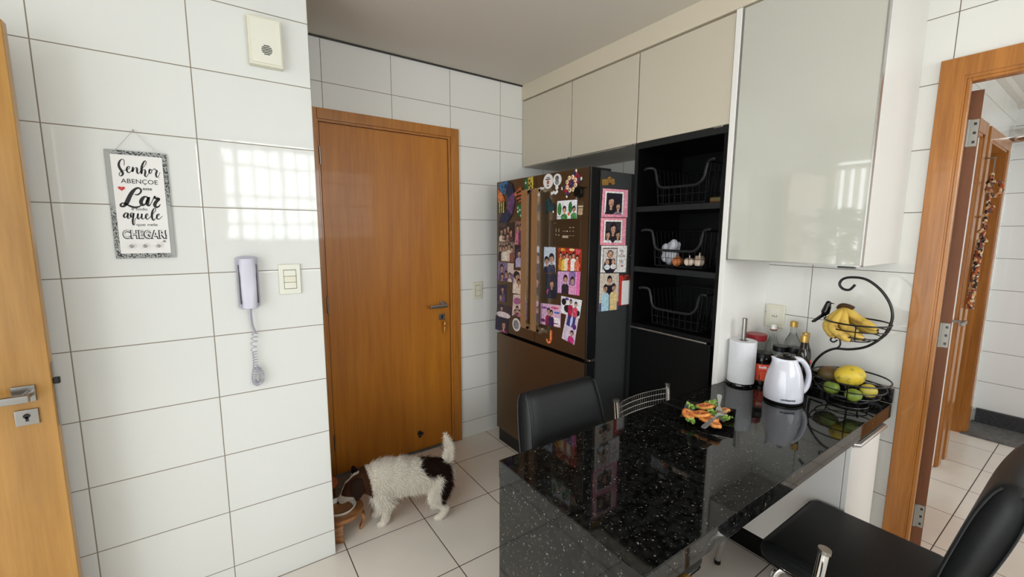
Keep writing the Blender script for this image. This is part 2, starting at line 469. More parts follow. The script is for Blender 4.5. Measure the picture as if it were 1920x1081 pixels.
def window_bars():
    w = thing('window_1', loc=(.56, -1.9, 1.4), kind='structure')
    bm = B()
    for x in (-.12, .22, 1.21, 2.205): box(bm, x, x+.045, -1.98, -1.93, 1.4, 2.52)
    for z in (1.40, 2.475): box(bm, -.12, 2.25, -1.98, -1.93, z, z+.045)
    box(bm, .70, .73, -1.98, -1.94, 1.44, 2.48)
    obj('window_frame', bm, M['whitelac'], w)
    bm = B()
    for i in range(15): cyl(bm, (-.04+i*.155, -2.03, 1.42), (-.04+i*.155, -2.03, 2.5), .0125, 8)
    for z in (1.62, 1.95, 2.30): box(bm, -.1, 2.22, -2.045, -2.03, z-.014, z+.014)
    obj('security_grille', bm, M['whitelac'], w)
    bm = B(); box(bm, -.14, 2.27, -1.92, -1.86, 1.37, 1.40); obj('sill', bm, M['greystone'], w)
window_bars()
w2 = thing('window_2', loc=(-1.35, .46, 0), kind='structure')
bm = B()
for y in (-1.7, -.5, .65, 1.785): box(bm, -1.42, -1.36, y, y+.045, 0, 2.25)
box(bm, -1.42, -1.36, -1.7, 1.83, 2.25, 2.30); obj('window_frame', bm, M['whitelac'], w2)
bm = B()
for i in range(13):
    y = .76+i*.084
    T = Matrix.Translation((-1.33, y, 0)) @ Matrix.Rotation(R(18), 4, 'Z')
    box(bm, -.041, .041, -.0012, .0012, .32, 2.17, T=T)
box(bm, -1.35, -1.30, .70, 1.83, 2.17, 2.215)
obj('vertical_blind', bm, M['blind'], w2)
w3 = thing('window_3', loc=(3.9, -1.3, .5), kind='structure')  # unseen window, put in to brighten the hall
bm = B()
for x in (2.9, 3.88, 4.86): box(bm, x, x+.04, -1.3, -1.25, .5, 2.3)
box(bm, 2.9, 4.9, -1.3, -1.25, 2.26, 2.3); box(bm, 2.9, 4.9, -1.3, -1.25, .5, .54)
obj('window_frame', bm, M['whitelac'], w3)

# potted palm by the glazed opening: its leaves show in the glossy cabinet door
pt = thing('potted_palm', 'tall potted palm mirrored as thin leaves in the glossy white cabinet door', 'plant', (-1.0, 1.50, 0))
bm = B(); lathe(bm, (-1.0, 1.50, 0), [(.12, 0), (.16, .3), (.165, .3), (.15, .3), (.14, .27)], 24); obj('pot', bm, M['terracotta'], pt, True)
bm = B(); rp = random.Random(4)
for k in range(26):
    a = rp.uniform(0, 2*PI); h = rp.uniform(1.05, 1.72); s = rp.uniform(.08, .20)
    top = Vector((-1.0+s*math.cos(a), 1.52+s*math.sin(a)*.9, h))
    tube(bm, bez([(-1.0, 1.50, .27), (-1.0+.03*math.cos(a), 1.51+.05*math.sin(a), h*.6), top], 4), .004, 5)
    for j in range(9):
        b = j/9*2*PI+rp.uniform(-.2, .2); L = rp.uniform(.14, .24)
        d = Vector((math.cos(b)*.5, math.sin(b), rp.uniform(-.1, .5))).normalized(); sd = d.cross(Vector((1, 0, .2))).normalized()*.017
        e = top+d*L+Vector((0, 0, -.05)); m_ = top+d*L*.5+Vector((0, 0, .012))
        v = [bm.verts.new(q) for q in (top, m_+sd, e, m_-sd)]; bm.faces.new(v)
obj('fronds', bm, M['leaf'], pt)

# ------------------------------------------------------------------ doors
def lever(parent, x, y, z, sgn, m, L=.13, rose=.05, key=True, zk=None, xk=None, dirn=-1):
    """square rose + flat lever on a face looking to -Y"""
    bm = B(); box(bm, x-rose/2, x+rose/2, y-.008, y, z-rose/2, z+rose/2, .003, 2); obj('rosette', bm, m, parent, True)
    h = B(); cyl(h, (x, y-.006, z), (x, y-.045, z), .009, 14)
    x0, x1 = (x-L, x+.014) if dirn < 0 else (x-.014, x+L)
    box(h, x0, x1, y-.058, y-.040, z-.012, z+.010, .003, 2)
    obj('handle', h, m, parent, True)
    if key:
        zk = z-.075 if zk is None else zk; xk = x if xk is None else xk
        bm = B(); box(bm, xk-rose/2, xk+rose/2, y-.008, y, zk-rose*.5, zk+rose*.5, .003, 2); k = obj('lock_plate', bm, m, parent, True)
        bm = B(); cyl(bm, (xk, y-.010, zk+.004), (xk, y-.002, zk+.004), .0075, 14); box(bm, xk-.003, xk+.003, y-.010, y-.002, zk-.012, zk); obj('keyhole', bm, M['blackpl'], k, True)

# closed door in the recess
d1 = thing('door_1', 'closed honey wooden door in the recess beside the refrigerator', loc=(.924, YB, 0), kind='structure')
bm = B(); box(bm, .523, 1.325, 2.690, 2.725, .012, 2.147, .002, 1); obj('door_leaf', bm, M['door'], d1)
bm = B()
def trim(bm, x0, x1, z0, z1): box(bm, x0, x1, 2.672, YB, z0, z1, .004, 2)
trim(bm, .440, .512, 0, 2.222); trim(bm, 1.344, 1.404, 0, 2.222); trim(bm, .512, 1.344, 2.164, 2.222)
box(bm, .476, .519, 2.684, 2.83, 0, 2.19); box(bm, 1.329, 1.379, 2.684, 2.83, 0, 2.19); box(bm, .519, 1.329, 2.684, 2.83, 2.151, 2.19)
box(bm, .519, .545, 2.727, 2.83, 0, 2.15); box(bm, 1.30, 1.329, 2.727, 2.83, 0, 2.15)
obj('door_frame', bm, M['frame'], d1, True)
bm = B(); box(bm, .5195, .5225, 2.692, 2.72, 0, 2.15); box(bm, 1.3255, 1.3285, 2.692, 2.72, 0, 2.15); box(bm, .52, 1.328, 2.694, 2.72, 2.1475, 2.1505); obj('seal', bm, M['edge'], d1)
for z in (.228, 1.097, 1.962):
    bm = B(); cyl(bm, (.5205, 2.684, z-.05), (.5205, 2.684, z+.05), .0055, 10); box(bm, .519, .5245, 2.682, 2.69, z-.05, z+.05); obj('hinge', bm, M['satin'], d1, True)
lever(d1, 1.272, 2.690, 1.030, 1, M['satin'], L=.115, rose=.045, zk=.946, xk=1.262)
bm = B(); box(bm, .45, 1.38, 2.676, 2.80, .0, .012); obj('threshold', bm, M['greystone'], d1)
k = thing('key_ring', 'small keys hanging from the lock of the closed honey door', 'keys', (1.268, 2.672, .942))
bm = B(); box(bm, 1.264, 1.272, 2.655, 2.682, .935, .952, .002, 1); obj('key', bm, M['satin'], k)
bm = B(); tube(bm, [(1.268+.011*math.cos(a*PI/8), 2.664, .926+.013*math.sin(a*PI/8)) for a in range(16)], .0014, 6, closed=True)
obj('split_ring', bm, M['satin'], k, True)
bm = B(); lathe(bm, (1.272, 2.662, .895), [(.003, .02), (.010, .012), (.011, 0), (.008, -.01), (.003, -.016)], 12); obj('bead', bm, M['gold2'], k, True)
bm = B(); lathe(bm, (1.270, 2.662, .862), [(.002, .018), (.007, .01), (.008, -.012), (.004, -.03)], 10); obj('tag', bm, M['gold2'], k, True)
# dark ornament stuck low on that door
bm = B(); rr = random.Random(3)
for i in range(9): ball(bm, (1.086+rr.uniform(-.016, .016), 2.684, .130+rr.uniform(-.016, .018)), rr.uniform(.007, .012), 8, sc=(1, .5, 1))
tag(obj('door_ornament', bm, M['blackpl'], smooth=True), 'small black blob stuck low on the closed honey door', 'ornament')

# open door leaf at the left edge, flat to the tiled wall
d2 = thing('door_2', 'pale honey door leaf standing open at the left edge of the photo', loc=(-.84, 1.83, 0), kind='structure')
bm = B(); box(bm, -1.245, -.443, 1.828, 1.863, .01, 2.105, .002, 1); obj('door_leaf', bm, M['doorL'], d2)
bm = B(); box(bm, -.4435, -.4405, 1.838, 1.853, .93, 1.13); obj('lock_faceplate', bm, M['satin'], d2)
bm = B(); box(bm, -.443, -.428, 1.836, 1.850, 1.062, 1.082, .002, 1); obj('latch_bolt', bm, M['blackpl'], d2)

bm = B(); box(bm, -.528, -.478, 1.820, 1.828, 1.022, 1.072, .002, 2); obj('rosette', bm, M['satin'], d2, True)
bm = B(); cyl(bm, (-.492, 1.822, 1.047), (-.492, 1.782, 1.047), .010, 14); box(bm, -.61, -.480, 1.768, 1.784, 1.034, 1.056, .003, 2); obj('handle', bm, M['satin'], d2, True)
bm = B(); box(bm, -.528, -.478, 1.821, 1.828, .951, .999, .002, 2); k = obj('lock_plate', bm, M['satin'], d2, True)
bm = B(); cyl(bm, (-.503, 1.8185, .980), (-.503, 1.824, .980), .0075, 14); box(bm, -.506, -.500, 1.8185, 1.824, .964, .978); obj('keyhole', bm, M['blackpl'], k, True)

# doorway to the hall: frame and the leaf swung back into the hall
d3 = thing('door_3', 'doorway on the right with amber wooden frame and leaf swung into the hall', loc=(XC, 0, 0), kind='structure')
bm = B()
box(bm, 2.362, XC, .425, .497, 0, 2.195, .004, 2); box(bm, 2.362, XC, -.50, -.428, 0, 2.195, .004, 2)
# head casing, mitred look
prism(bm, [(2.3615, .497, 2.195), (2.3615, -.50, 2.195), (2.3615, -.428, 2.125), (2.3615, .425, 2.125)], (.0185, 0, 0))
box(bm, 2.366, 2.462, .419, .428, 0, 2.126); box(bm, 2.366, 2.462, -.431, -.420, 0, 2.126); box(bm, 2.366, 2.462, -.420, .419, 2.112, 2.126)
box(bm, 2.366, 2.384, .4065, .419, 0, 2.112, .002, 1); box(bm, 2.366, 2.384, -.420, -.4065, 0, 2.112, .002, 1); box(bm, 2.366, 2.384, -.4065, .4065, 2.100, 2.112, .002, 1)
box(bm, 2.460, 2.476, .44, .497, 0, 2.195); box(bm, 2.460, 2.476, -.50, -.428, 0, 2.195)
obj('door_frame', bm, M['frameC'], d3, True)
ang = R(10.5)
Tl = Matrix.Translation((2.502, .390, 0)) @ Matrix.Rotation(ang, 4, 'Z')
bm = B(); box(bm, 0, .79, 0, .034, .012, 2.092, T=Tl); obj('door_leaf', bm, [M['edge']], d3)
bm = B(); box(bm, .003, .79, -.0008, .0348, .012, 2.093, T=Tl); obj('leaf_veneer', bm, M['frameC'], d3)
for z in (.285, 1.11, 1.93):
    bm = B(); box(bm, -.0015, .001, .002, .027, z-.052, z+.052, .0005, 1, T=Tl)
    for dz in (-.035, 0, .035): box(bm, -.0025, -.001, .008, .016, z+dz-.005, z+dz+.005, mi=1, T=Tl)
    cyl(bm, Tl @ Vector((-.004, .032, z-.052)), Tl @ Vector((-.004, .032, z+.052)), .006, 10)
    obj('hinge', bm, [M['flange'], M['blackpl']], d3)

def hall_door(name, x0, x1, m, leaf=None):
    d = thing(name, loc=((x0+x1)/2, .595, 0), kind='structure')
    bm = B()
    box(bm, x0-.075, x0, .568, .595, 0, 2.20, .004, 2); box(bm, x1, x1+.075, .568, .595, 0, 2.20, .004, 2); box(bm, x0, x1, .5685, .595, 2.125, 2.20, .004, 2)
    box(bm, x0, x0+.02, .575, .75, 0, 2.125); box(bm, x1-.02, x1, .575, .75, 0, 2.125); box(bm, x0, x1, .575, .75, 2.11, 2.13)
    box(bm, x0+.02, x0+.032, .62, .66, 0, 2.11); box(bm, x1-.032, x1-.02, .62, .66, 0, 2.11)
    obj('door_frame', bm, m, d, True)
    return d
d4 = hall_door('door_4', 3.12, 3.84, M['frameC'])
bm = B(); box(bm, 3.142, 3.818, .588, .616, .01, 2.108); obj('door_leaf', bm, M['whitelac'], d4)
bm = B(); cyl(bm, (3.765, .588, .995), (3.765, .535, .995), .009, 12); box(bm, 3.65, 3.78, .523, .538, .985, 1.006, .003, 2); obj('handle', bm, M['satin'], d4, True)
d5 = hall_door('door_5', 4.075, 4.70, M['frameC'])
# chrome arm fitting high on the hall wall
t = thing('wall_fixture', 'chrome bracket fitting high on the hall wall beyond the doors', 'fixture', (4.86, .57, 2.24))
bm = B(); cyl(bm, (4.86, .595, 2.24), (4.86, .50, 2.24), .058, 24); obj('base', bm, M['chrome'], t, True)
bm = B(); cyl(bm, (4.86, .50, 2.24), (4.86, .38, 2.24), .02, 14); ball(bm, (4.86, .40, 2.24), .038); ball(bm, (4.86, .345, 2.20), .042); cyl(bm, (4.86, .345, 2.20), (4.86, .34, 2.13), .016, 12); obj('arm', bm, M['chrome'], t, True)

# patterned fabric bag dispenser hanging between the hall doors
pat = mat('patchwork print cotton', (150, 110, 80), .85); nt = NT(pat)
g = nt.n('ShaderNodeTexCoord'); v = nt.n('ShaderNodeTexVoronoi', i_Scale=80.); mp = nt.n('ShaderNodeMapping'); mp.inputs['Scale'].default_value = (1, 1, .8)
nt.l(g.outputs['Object'], mp.inputs[0]); nt.l(mp.outputs[0], v.inputs['Vector']); sp = nt.n('ShaderNodeSeparateXYZ'); nt.l(v.outputs['Color'], sp.inputs[0])
rm = nt.ramp(sp.outputs[0], [(0, lin((44, 34, 34))), (.22, lin((192, 150, 104))), (.42, lin((140, 66, 40))), (.6, lin((214, 190, 150))), (.74, lin((92, 84, 92))), (.86, lin((170, 86, 40)))])
nt.t.nodes[rm.node.name].color_ramp.interpolation = 'CONSTANT'; nt.l(rm, nt.b.inputs['Base Color'])
t = thing('fabric_bag_holder', 'patchwork fabric bag holder hanging on the hall wall between two doors', 'bag holder', (3.93, .54, 1.0))
bm = B()
cyl(bm, (3.955, .595, 2.0), (3.955, .525, 2.0), .004, 8); cyl(bm, (3.955, .53, 2.0), (3.955, .53, 1.90), .003, 6); obj('hook', bm, M['satin'], t)
bm = B(); rr = random.Random(9)
for i in range(26):
    z = 1.90-.018*i; a = rr.uniform(0, 6.28); q = 1+.7*math.sin(PI*min(1, i/25))
    ball(bm, (3.945+.014*q*math.cos(a), .530+.012*q*math.sin(a), z), .013*rr.uniform(.7, 1.3), 8, sc=(1, 1.0, 1.7))
bm.free(); rr = random.Random(9); chains = []
for i in range(15):
    z = 1.90-.030*i; a = rr.uniform(0, 6.28); q = 1+.7*math.sin(PI*min(1, i/14)); c0 = Vector((3.945, .532, z)); c1 = c0+Vector((.020*q*math.cos(a), .017*q*math.sin(a), -.02)); chains.append([(c0, .011), (c1, .008*rr.uniform(.8, 1.6))]); chains.append([(c0, .011), (c0+Vector((0, 0, -.03)), .011)])
link_mesh('ruffle', blobmesh(chains, .005, 2), pat, t, 'all')
bm = B(); tube(bm, bez([(3.945, .538, 1.50), (3.94, .542, 1.38), (3.945, .545, 1.22), (3.94, .545, 1.06)], 5), [.019]*16, 10); obj('sleeve', bm, pat, t, True)
bm = B(); tube(bm, [(3.935+.0*a, .512+.030*math.cos(a), 1.81+.045*math.sin(a)) for a in [i*PI/5 for i in range(10)]], .012, 7, closed=True); obj('loop', bm, pat, t, True)

# ------------------------------------------------------------------ tall cabinet block on the right wall
bm = B(); box(bm, 1.943, XC, .556, YB, 2.503, ZC); struct('trim_5', bm, M['beige2'])
def wall_cab(y0, y1, label):
    t = thing('wall_cabinet', label, 'cabinet', (1.97, (y0+y1)/2, 2.0), 'beige cabinets over the refrigerator')
    bm = B(); box(bm, 1.972, XC, y0+.001, y1-.001, 2.022, 2.502); obj('body', bm, M['beige'], t)
    bm = B(); box(bm, 1.95, 1.97, y0+.004, y1-.004, 2.024, 2.494, .0015, 1); d = obj('door', bm, M['beige'], t)
    bm = B(); box(bm, 1.945, 1.966, y0+.03, y0+.075, 2.016, 2.024, .002, 1); obj('handle', bm, M['alu'], d)
wall_cab(2.152, 2.692, 'beige cabinet over the refrigerator next to the far tiled wall')
wall_cab(1.618, 2.152, 'middle beige cabinet of the three over the refrigerator and niche')
wall_cab(1.093, 1.618, 'beige cabinet directly above the black basket niche')

t = thing('tall_cabinet', 'tall black open cabinet with wire basket shelves beside the refrigerator', 'cabinet', (2.16, 1.355, 0))
bm = B()
box(bm, 1.95, XC, 1.095, 1.113, .08, 2.02); box(bm, 1.95, XC, 1.600, 1.618, .08, 2.02); box(bm, 1.95, XC, 1.113, 1.600, 1.986, 2.02)
box(bm, 2.36, XC, 1.113, 1.600, .08, 1.986); box(bm, 1.95, 2.36, 1.113, 1.600, 1.002, 1.02); box(bm, 1.97, 2.36, 1.113, 1.60, .08, .1)
obj('body', bm, M['black'], t)
bm = B(); box(bm, 1.9475, 1.9495, 1.598, 1.620, .08, 2.02); box(bm, 1.9475, 1.9495, 1.095, 1.598, 1.988, 2.02); obj('edge_band', bm, M['blackfront'], t)
for z in (1.648, 1.316):
    bm = B(); box(bm, 1.955, 2.36, 1.113, 1.600, z, z+.028); s = obj('shelf', bm, M['black'], t)
    bm = B(); box(bm, 1.951, 1.955, 1.113, 1.600, z, z+.028); obj('front_strip', bm, M['blackfront'], s)
bm = B(); box(bm, 1.95, 1.969, 1.098, 1.616, .10, .990, .0015, 1); d = obj('door', bm, M['black'], t)
bm = B(); box(bm, 1.936, 1.962, 1.130, 1.60, .992, 1.001, .002, 1); obj('handle', bm, M['alu'], d)
bm = B(); box(bm, 2.03, 2.05, 1.093, 1.618, 0, .08); obj('plinth', bm, M['black'], t)
bm = B(); box(bm, 1.945, XC, 1.068, 1.093, 0, 2.502, .001, 1); obj('side_panel', bm, M['whitelac'], t)

t = thing('wall_cabinet', 'big white glossy glass-fronted cabinet above the worktop', 'cabinet', (2.16, .81, 1.41))
bm = B(); box(bm, 1.9725, XC, .556, 1.066, 1.412, 2.502, .001, 1); obj('body', bm, M['cabside'], t)
bm = B(); box(bm, 1.951, 1.970, .562, 1.060, 1.414, 2.497, .001, 1); d = obj('door', bm, M['gloss'], t)
bm = B(); box(bm, 1.9498, 1.972, .5575, .5625, 1.412, 2.499); box(bm, 1.9498, 1.972, 1.0598, 1.064, 1.412, 2.499); box(bm, 1.9498, 1.972, .5575, 1.064, 1.4095, 1.4142); obj('frame', bm, M['alu'], d)
bm = B(); box(bm, 1.944, 1.966, .575, .63, 1.403, 1.410, .002, 1); obj('handle', bm, M['darkalu'], d)

# ------------------------------------------------------------------ granite worktop and the cabinet under it
t = thing('worktop', 'black speckled granite peninsula worktop with waterfall end', 'worktop', (1.5, .79, 0))
bm = B()
prism(bm, [(.694, .508, .75), (1.944, .508, .75), (2.335, .508, .75), (2.335, 1.066, .75), (1.944, 1.066, .75), (1.944, 1.074, .75), (.694, 1.074, .75)], (0, 0, .06), bev=.003)
obj('top_slab', bm, M['granite'], t, True)
bm = B(); box(bm, .695, .725, .510, 1.072, 0, .751, .002, 2); obj('waterfall_leg', bm, M['granite'], t, True)
bm = B(); box(bm, 2.332, 2.352, .509, 1.066, .811, .875, .002, 2); obj('backsplash', bm, M['granite'], t, True)
t = thing('base_cabinet', 'white base cabinet under the granite worktop', 'cabinet', (2.13, .80, 0))
bm = B(); box(bm, 1.958, 2.30, .545, 1.062, .15, .748, .001, 1); obj('body', bm, M['whitelac'], t)
bm = B(); box(bm, 1.960, 2.298, .526, .543, .155, .742, .0015, 1); d = obj('door', bm, M['whitelac'], t)
bm = B(); tube(bm, [(1.962, .524, .727), (1.975, .509, .727), (2.275, .509, .727), (2.285, .524, .727)], .0085, 12); box(bm, 1.985, 2.27, .512, .540, .729, .736); obj('handle', bm, M['fork'], d, True)
bm = B(); box(bm, 2.035, 2.30, .60, 1.062, 0, .15); obj('plinth', bm, M['black'], t)

# ------------------------------------------------------------------ refrigerator
t = thing('refrigerator', 'large bronze inox refrigerator covered in magnets and photos', 'refrigerator', (1.98, 2.09, 0)); fr = t
bm = B(); box(bm, 1.705, 2.33, 1.642, 2.543, .03, 1.862, .004, 2); obj('body', bm, M['fridgeside'], t, True)
bm = B(); box(bm, 1.6905, 1.706, 1.65, 2.535, .03, 1.855); box(bm, 1.64, 2.30, 1.66, 2.53, 0, .095); obj('gasket', bm, M['fridgeblack'], t)
def fdoor(name, y0, y1, z0, z1):
    bm = B(); box(bm, 1.628, 1.640, y0, y1, z0, z1, .003, 2, 0); box(bm, 1.638, 1.690, y0+.0005, y1-.0005, z0+.001, z1-.001, .003, 2, 1)
    return obj(name, bm, [M['inox'], M['fridgeblack']], t, True)
dl = fdoor('left_door', 2.104, 2.545, .838, 1.875); dr = fdoor('right_door', 1.641, 2.099, .838, 1.875); df = fdoor('freezer_drawer', 1.641, 2.545, .10, .815)
bm = B(); box(bm, 1.641, 1.692, 1.6385, 1.6412, .84, 1.872); box(bm, 1.6265, 1.629, 1.6385, 1.645, .10, 1.874)
obj('bright_edge', bm, [M['fridgeblack']], dr)
bm = B(); box(bm, 1.6275, 1.6315, 1.6383, 1.6412, .10, .815); box(bm, 1.6275, 1.6315, 1.6378, 1.6408, .838, 1.874); box(bm, 1.700, 1.704, 1.6378, 1.642, .03, 1.86); obj('edge_trim', bm, M['alu'], t)
for d, y0, y1, z0, z1 in ((dl, 2.112, 2.175, .928, 1.786), (dr, 2.008, 2.071, .928, 1.786)):
    path = bez([(1.630, 0, z0+.012), (1.605, 0, z0-.004), (1.583, 0, z0+.008), (1.576, 0, z0+.045), (1.576, 0, (z0+z1)/2), (1.576, 0, z1-.045), (1.583, 0, z1-.008), (1.605, 0, z1+.004), (1.630, 0, z1-.012)], 5)
    def strap(bm, a, b, th, mi=0):
        n = len(path); prev = None
        for i, p in enumerate(path):
            dd = (path[min(i+1, n-1)]-path[max(i-1, 0)]).normalized(); nn = Vector((dd.z, 0, -dd.x))*th
            k = [bm.verts.new(Vector((p.x, a, p.z))+nn), bm.verts.new(Vector((p.x, b, p.z))+nn), bm.verts.new(Vector((p.x, b, p.z))-nn), bm.verts.new(Vector((p.x, a, p.z))-nn)]
            if prev: bridge(bm, prev, k, mi)
            else: cap(bm, k[::-1], mi)
            prev = k
        cap(bm, prev, mi)
    bm = B(); strap(bm, y0+.006, y1, .006); h = obj('handle', bm, M['handlegold'], d, True)
    bm = B(); strap(bm, y0-.001, y0+.006, .009); obj('chrome_edge', bm, M['chrome'], h, True)
bm = B(); box(bm, 1.626, 1.6285, 1.702, 1.960, 1.453, 1.604, .0008, 1); cp = obj('control_panel', bm, M['inoxdark'], dr)
bm = B()
box(bm, 1.6252, 1.6262, 1.800, 1.848, 1.502, 1.516); obj('display', bm, mat('grey display', (176, 160, 140), .4), cp)
bm = B()
for (y, z, w_, h_) in [(1.905, 1.545, .004, .02), (1.905, 1.52, .006, .008), (1.880, 1.545, .004, .02), (1.880, 1.518, .006, .008), (1.84, 1.54, .006, .005), (1.825, 1.54, .006, .005), (1.785, 1.56, .008, .006), (1.76, 1.56, .008, .006), (1.785, 1.54, .008, .004), (1.76, 1.54, .008, .004), (1.785, 1.515, .008, .004), (1.76, 1.515, .008, .004), (1.915, 1.587, .012, .003)]:
    box(bm, 1.6254, 1.6262, y-w_/2*1.6, y+w_/2*1.6, z-h_/2, z+h_/2)
box(bm, 1.6250, 1.6260, 1.806, 1.812, 1.537, 1.543, mi=1)
obj('icons', bm, [mat('dim icons', (150, 132, 108), .5), M['paper']], cp)
bm = B(); box(bm, 1.66, 1.80, 1.655, 1.73, 1.862, 1.878, .004, 2); obj('hinge_cover', bm, M['blackfront'], t, True)
bm = B(); cyl(bm, (1.665, 1.634, .826), (1.665, 1.70, .826), .006, 10); box(bm, 1.655, 1.70, 1.638, 1.66, .819, .833); obj('middle_hinge', bm, M['alu'], t, True)

# ------------------------------------------------------------------ magnets and photos on the refrigerator
CM = {}
def cm(rgb):
    if rgb not in CM: CM[rgb] = noisy('print %d %d %d' % rgb, tuple(min(255, int(c*1.06+5)) for c in rgb), tuple(int(c*(.88 if sum(rgb) > 500 else .62)) for c in rgb), 75, .45, .36, .66, detail=4.)
    return CM[rgb]
SK = (206, 158, 130)
def photo(label, q, face, bg, people, extra=(), group='family photos on the refrigerator', cat='photo', name='photo', frame=None, off=0.):
    """q = TL,TR,BR,BL as (a,z); face 'x' on x=1.628, face 'y' on y=1.6375; people = (s,t,r,shirt,hair)"""
    mats = []; bm = B()
    def mi(rgb):
        m_ = cm(rgb)
        if m_ not in mats: mats.append(m_)
        return mats.index(m_)
    TL, TR, BR, BL = [Vector((a, z)) for a, z in q]
    base = (1.6278 if face == 'x' else 1.6372)-off
    def P(s, t, d):
        a = BL.lerp(BR, s).lerp(TL.lerp(TR, s), t)
        return Vector((base-d, a.x, a.y)) if face == 'x' else Vector((a.x, base-d, a.y))
    W = (TR-TL).length; H = (TL-BL).length; asp = W/H
    layer = [0.0016]
    def poly(pts, rgb):
        layer[0] += .00004
        f = bm.faces.new([bm.verts.new(P(max(0, min(1, s)), max(0, min(1, t)), layer[0])) for s, t in pts]); f.material_index = mi(rgb)
    k = mi(frame or bg)
    a = [bm.verts.new(P(s, t, 0)) for s, t in ((0, 0), (1, 0), (1, 1), (0, 1))]; b = [bm.verts.new(P(s, t, .0015)) for s, t in ((0, 0), (1, 0), (1, 1), (0, 1))]
    cap(bm, a[::-1], k); cap(bm, b, k)
    for i in range(4): bm.faces.new((a[i], a[(i+1) % 4], b[(i+1) % 4], b[i])).material_index = k
    if frame: poly([(.07, .07), (.93, .07), (.93, .93), (.07, .93)], bg)
    def ell(cx, cy, rx, ry, rgb, a0=0, a1=2*PI, n=14): poly([(cx+rx*math.cos(a0+(a1-a0)*i/n), cy+ry*math.sin(a0+(a1-a0)*i/n)) for i in range(n)], rgb)
    for e in extra:
        if e[0] == 'e': ell(*e[1:6])
        elif e[0] == 'r': poly([(e[1], e[2]), (e[3], e[2]), (e[3], e[4]), (e[1], e[4])], e[5])
    for (s, t, r, shirt, hair) in people:
        ry = r*asp*1.25
        sh = r*1.9
        poly([(s-sh, 0), (s+sh, 0), (s+sh*1.02, max(.02, t-ry*2.1)), (s+sh*.6, t-ry*1.35), (s-sh*.6, t-ry*1.35), (s-sh*1.02, max(.02, t-ry*2.1))], shirt)
        ell(s, t+ry*.18, r*1.18, ry*1.12, hair); poly([(s-r*.4, t-ry*1.5), (s+r*.4, t-ry*1.5), (s+r*.35, t-ry*.6), (s-r*.35, t-ry*.6)], SK)
        ell(s, t-ry*.05, r*.86, ry*.92, SK)
        poly([(s-r*.85, t+ry*.25), (s-r*.5, t+ry*.9), (s+r*.2, t+ry*.98), (s+r*.85, t+ry*.3), (s+r*.3, t+ry*.55)], hair)
        if r > .07:
            for dx in (-.34, .34): ell(s+dx*r, t+ry*.08, r*.11, ry*.07, (50, 34, 30), n=8)
            ell(s, t-ry*.48, r*.3, ry*.08, (180, 84, 80), n=8)
    o = obj(name, bm, mats); tag(o, label, cat, group); return o
G1 = 'family photos on the refrigerator'
BRN = (58, 38, 34); DK = (34, 26, 34); PUR = (104, 76, 122); CRM = (222, 204, 188); LIL = (196, 176, 208); PNK = (214, 120, 150); NAV = (40, 38, 66)
photo('dark group snapshot directly under the colourful letter D', [(2.521, 1.592), (2.327, 1.598), (2.326, 1.472), (2.521, 1.469)], 'x', BRN, [(.2, .55, .08, CRM, DK), (.42, .62, .08, DK, DK), (.62, .72, .08, (120, 80, 70), DK), (.80, .5, .08, (90, 60, 60), DK), (.35, .25, .07, CRM, DK), (.6, .3, .07, (150, 120, 110), DK)], [('r', 0, .8, .5, 1, (84, 62, 58))])
photo('snapshot of people at a party table left of the handles', [(2.317, 1.606), (2.209, 1.604), (2.212, 1.455), (2.321, 1.453)], 'x', (150, 110, 100), [(.25, .72, .12, PNK, DK), (.6, .75, .12, (110, 60, 90), DK), (.8, .6, .10, (170, 90, 110), BRN)], [('r', 0, 0, 1, .3, CRM), ('e', .62, .2, .3, .12, (238, 226, 206))])
photo('snapshot of a white dressed group on the left door', [(2.521, 1.463), (2.326, 1.465), (2.325, 1.338), (2.521, 1.335)], 'x', (156, 134, 122), [(.15, .7, .07, DK, DK), (.32, .68, .07, CRM, DK), (.5, .72, .075, (232, 224, 214), DK), (.68, .8, .075, CRM, DK), (.85, .66, .07, (150, 90, 76), DK)], [('r', 0, 0, 1, .25, (96, 74, 70))])
photo('snapshot of a baby in a dark seat beside the left handle', [(2.316, 1.450), (2.216, 1.452), (2.195, 1.311), (2.324, 1.302)], 'x', (44, 28, 48), [(.42, .62, .17, (176, 168, 200), DK)], [('e', .4, .5, .3, .35, (90, 66, 110))])
photo('lilac tinted snapshot of several faces on the left door', [(2.525, 1.326), (2.333, 1.326), (2.337, 1.199), (2.530, 1.195)], 'x', (140, 118, 158), [(.25, .68, .1, PUR, DK), (.55, .4, .09, (90, 70, 120), DK), (.3, .25, .09, (150, 130, 170), DK), (.78, .35, .07, CRM, BRN)], [('r', .62, .45, 1, 1, (214, 196, 188))])
photo('snapshot of a mother kissing a child beside the left handle', [(2.338, 1.281), (2.224, 1.284), (2.231, 1.129), (2.347, 1.126)], 'x', (212, 190, 180), [(.45, .72, .2, (230, 214, 200), DK), (.6, .5, .15, CRM, BRN)], [('e', .3, .8, .25, .18, DK)])
photo('tall pink and cream snapshot below the kissing photo', [(2.337, 1.116), (2.231, 1.128), (2.238, .977), (2.350, .970)], 'x', (216, 190, 188), [(.5, .35, .13, (120, 60, 80), DK), (.3, .2, .1, PUR, DK), (.75, .22, .1, PNK, DK)], [('e', .45, .7, .4, .16, (180, 100, 150))])
photo('dark snapshot of two faces at the left edge of the left door', [(2.536, 1.164), (2.418, 1.176), (2.423, 1.053), (2.541, 1.042)], 'x', (60, 44, 74), [(.6, .72, .14, (110, 86, 130), DK), (.4, .3, .14, PUR, DK)])
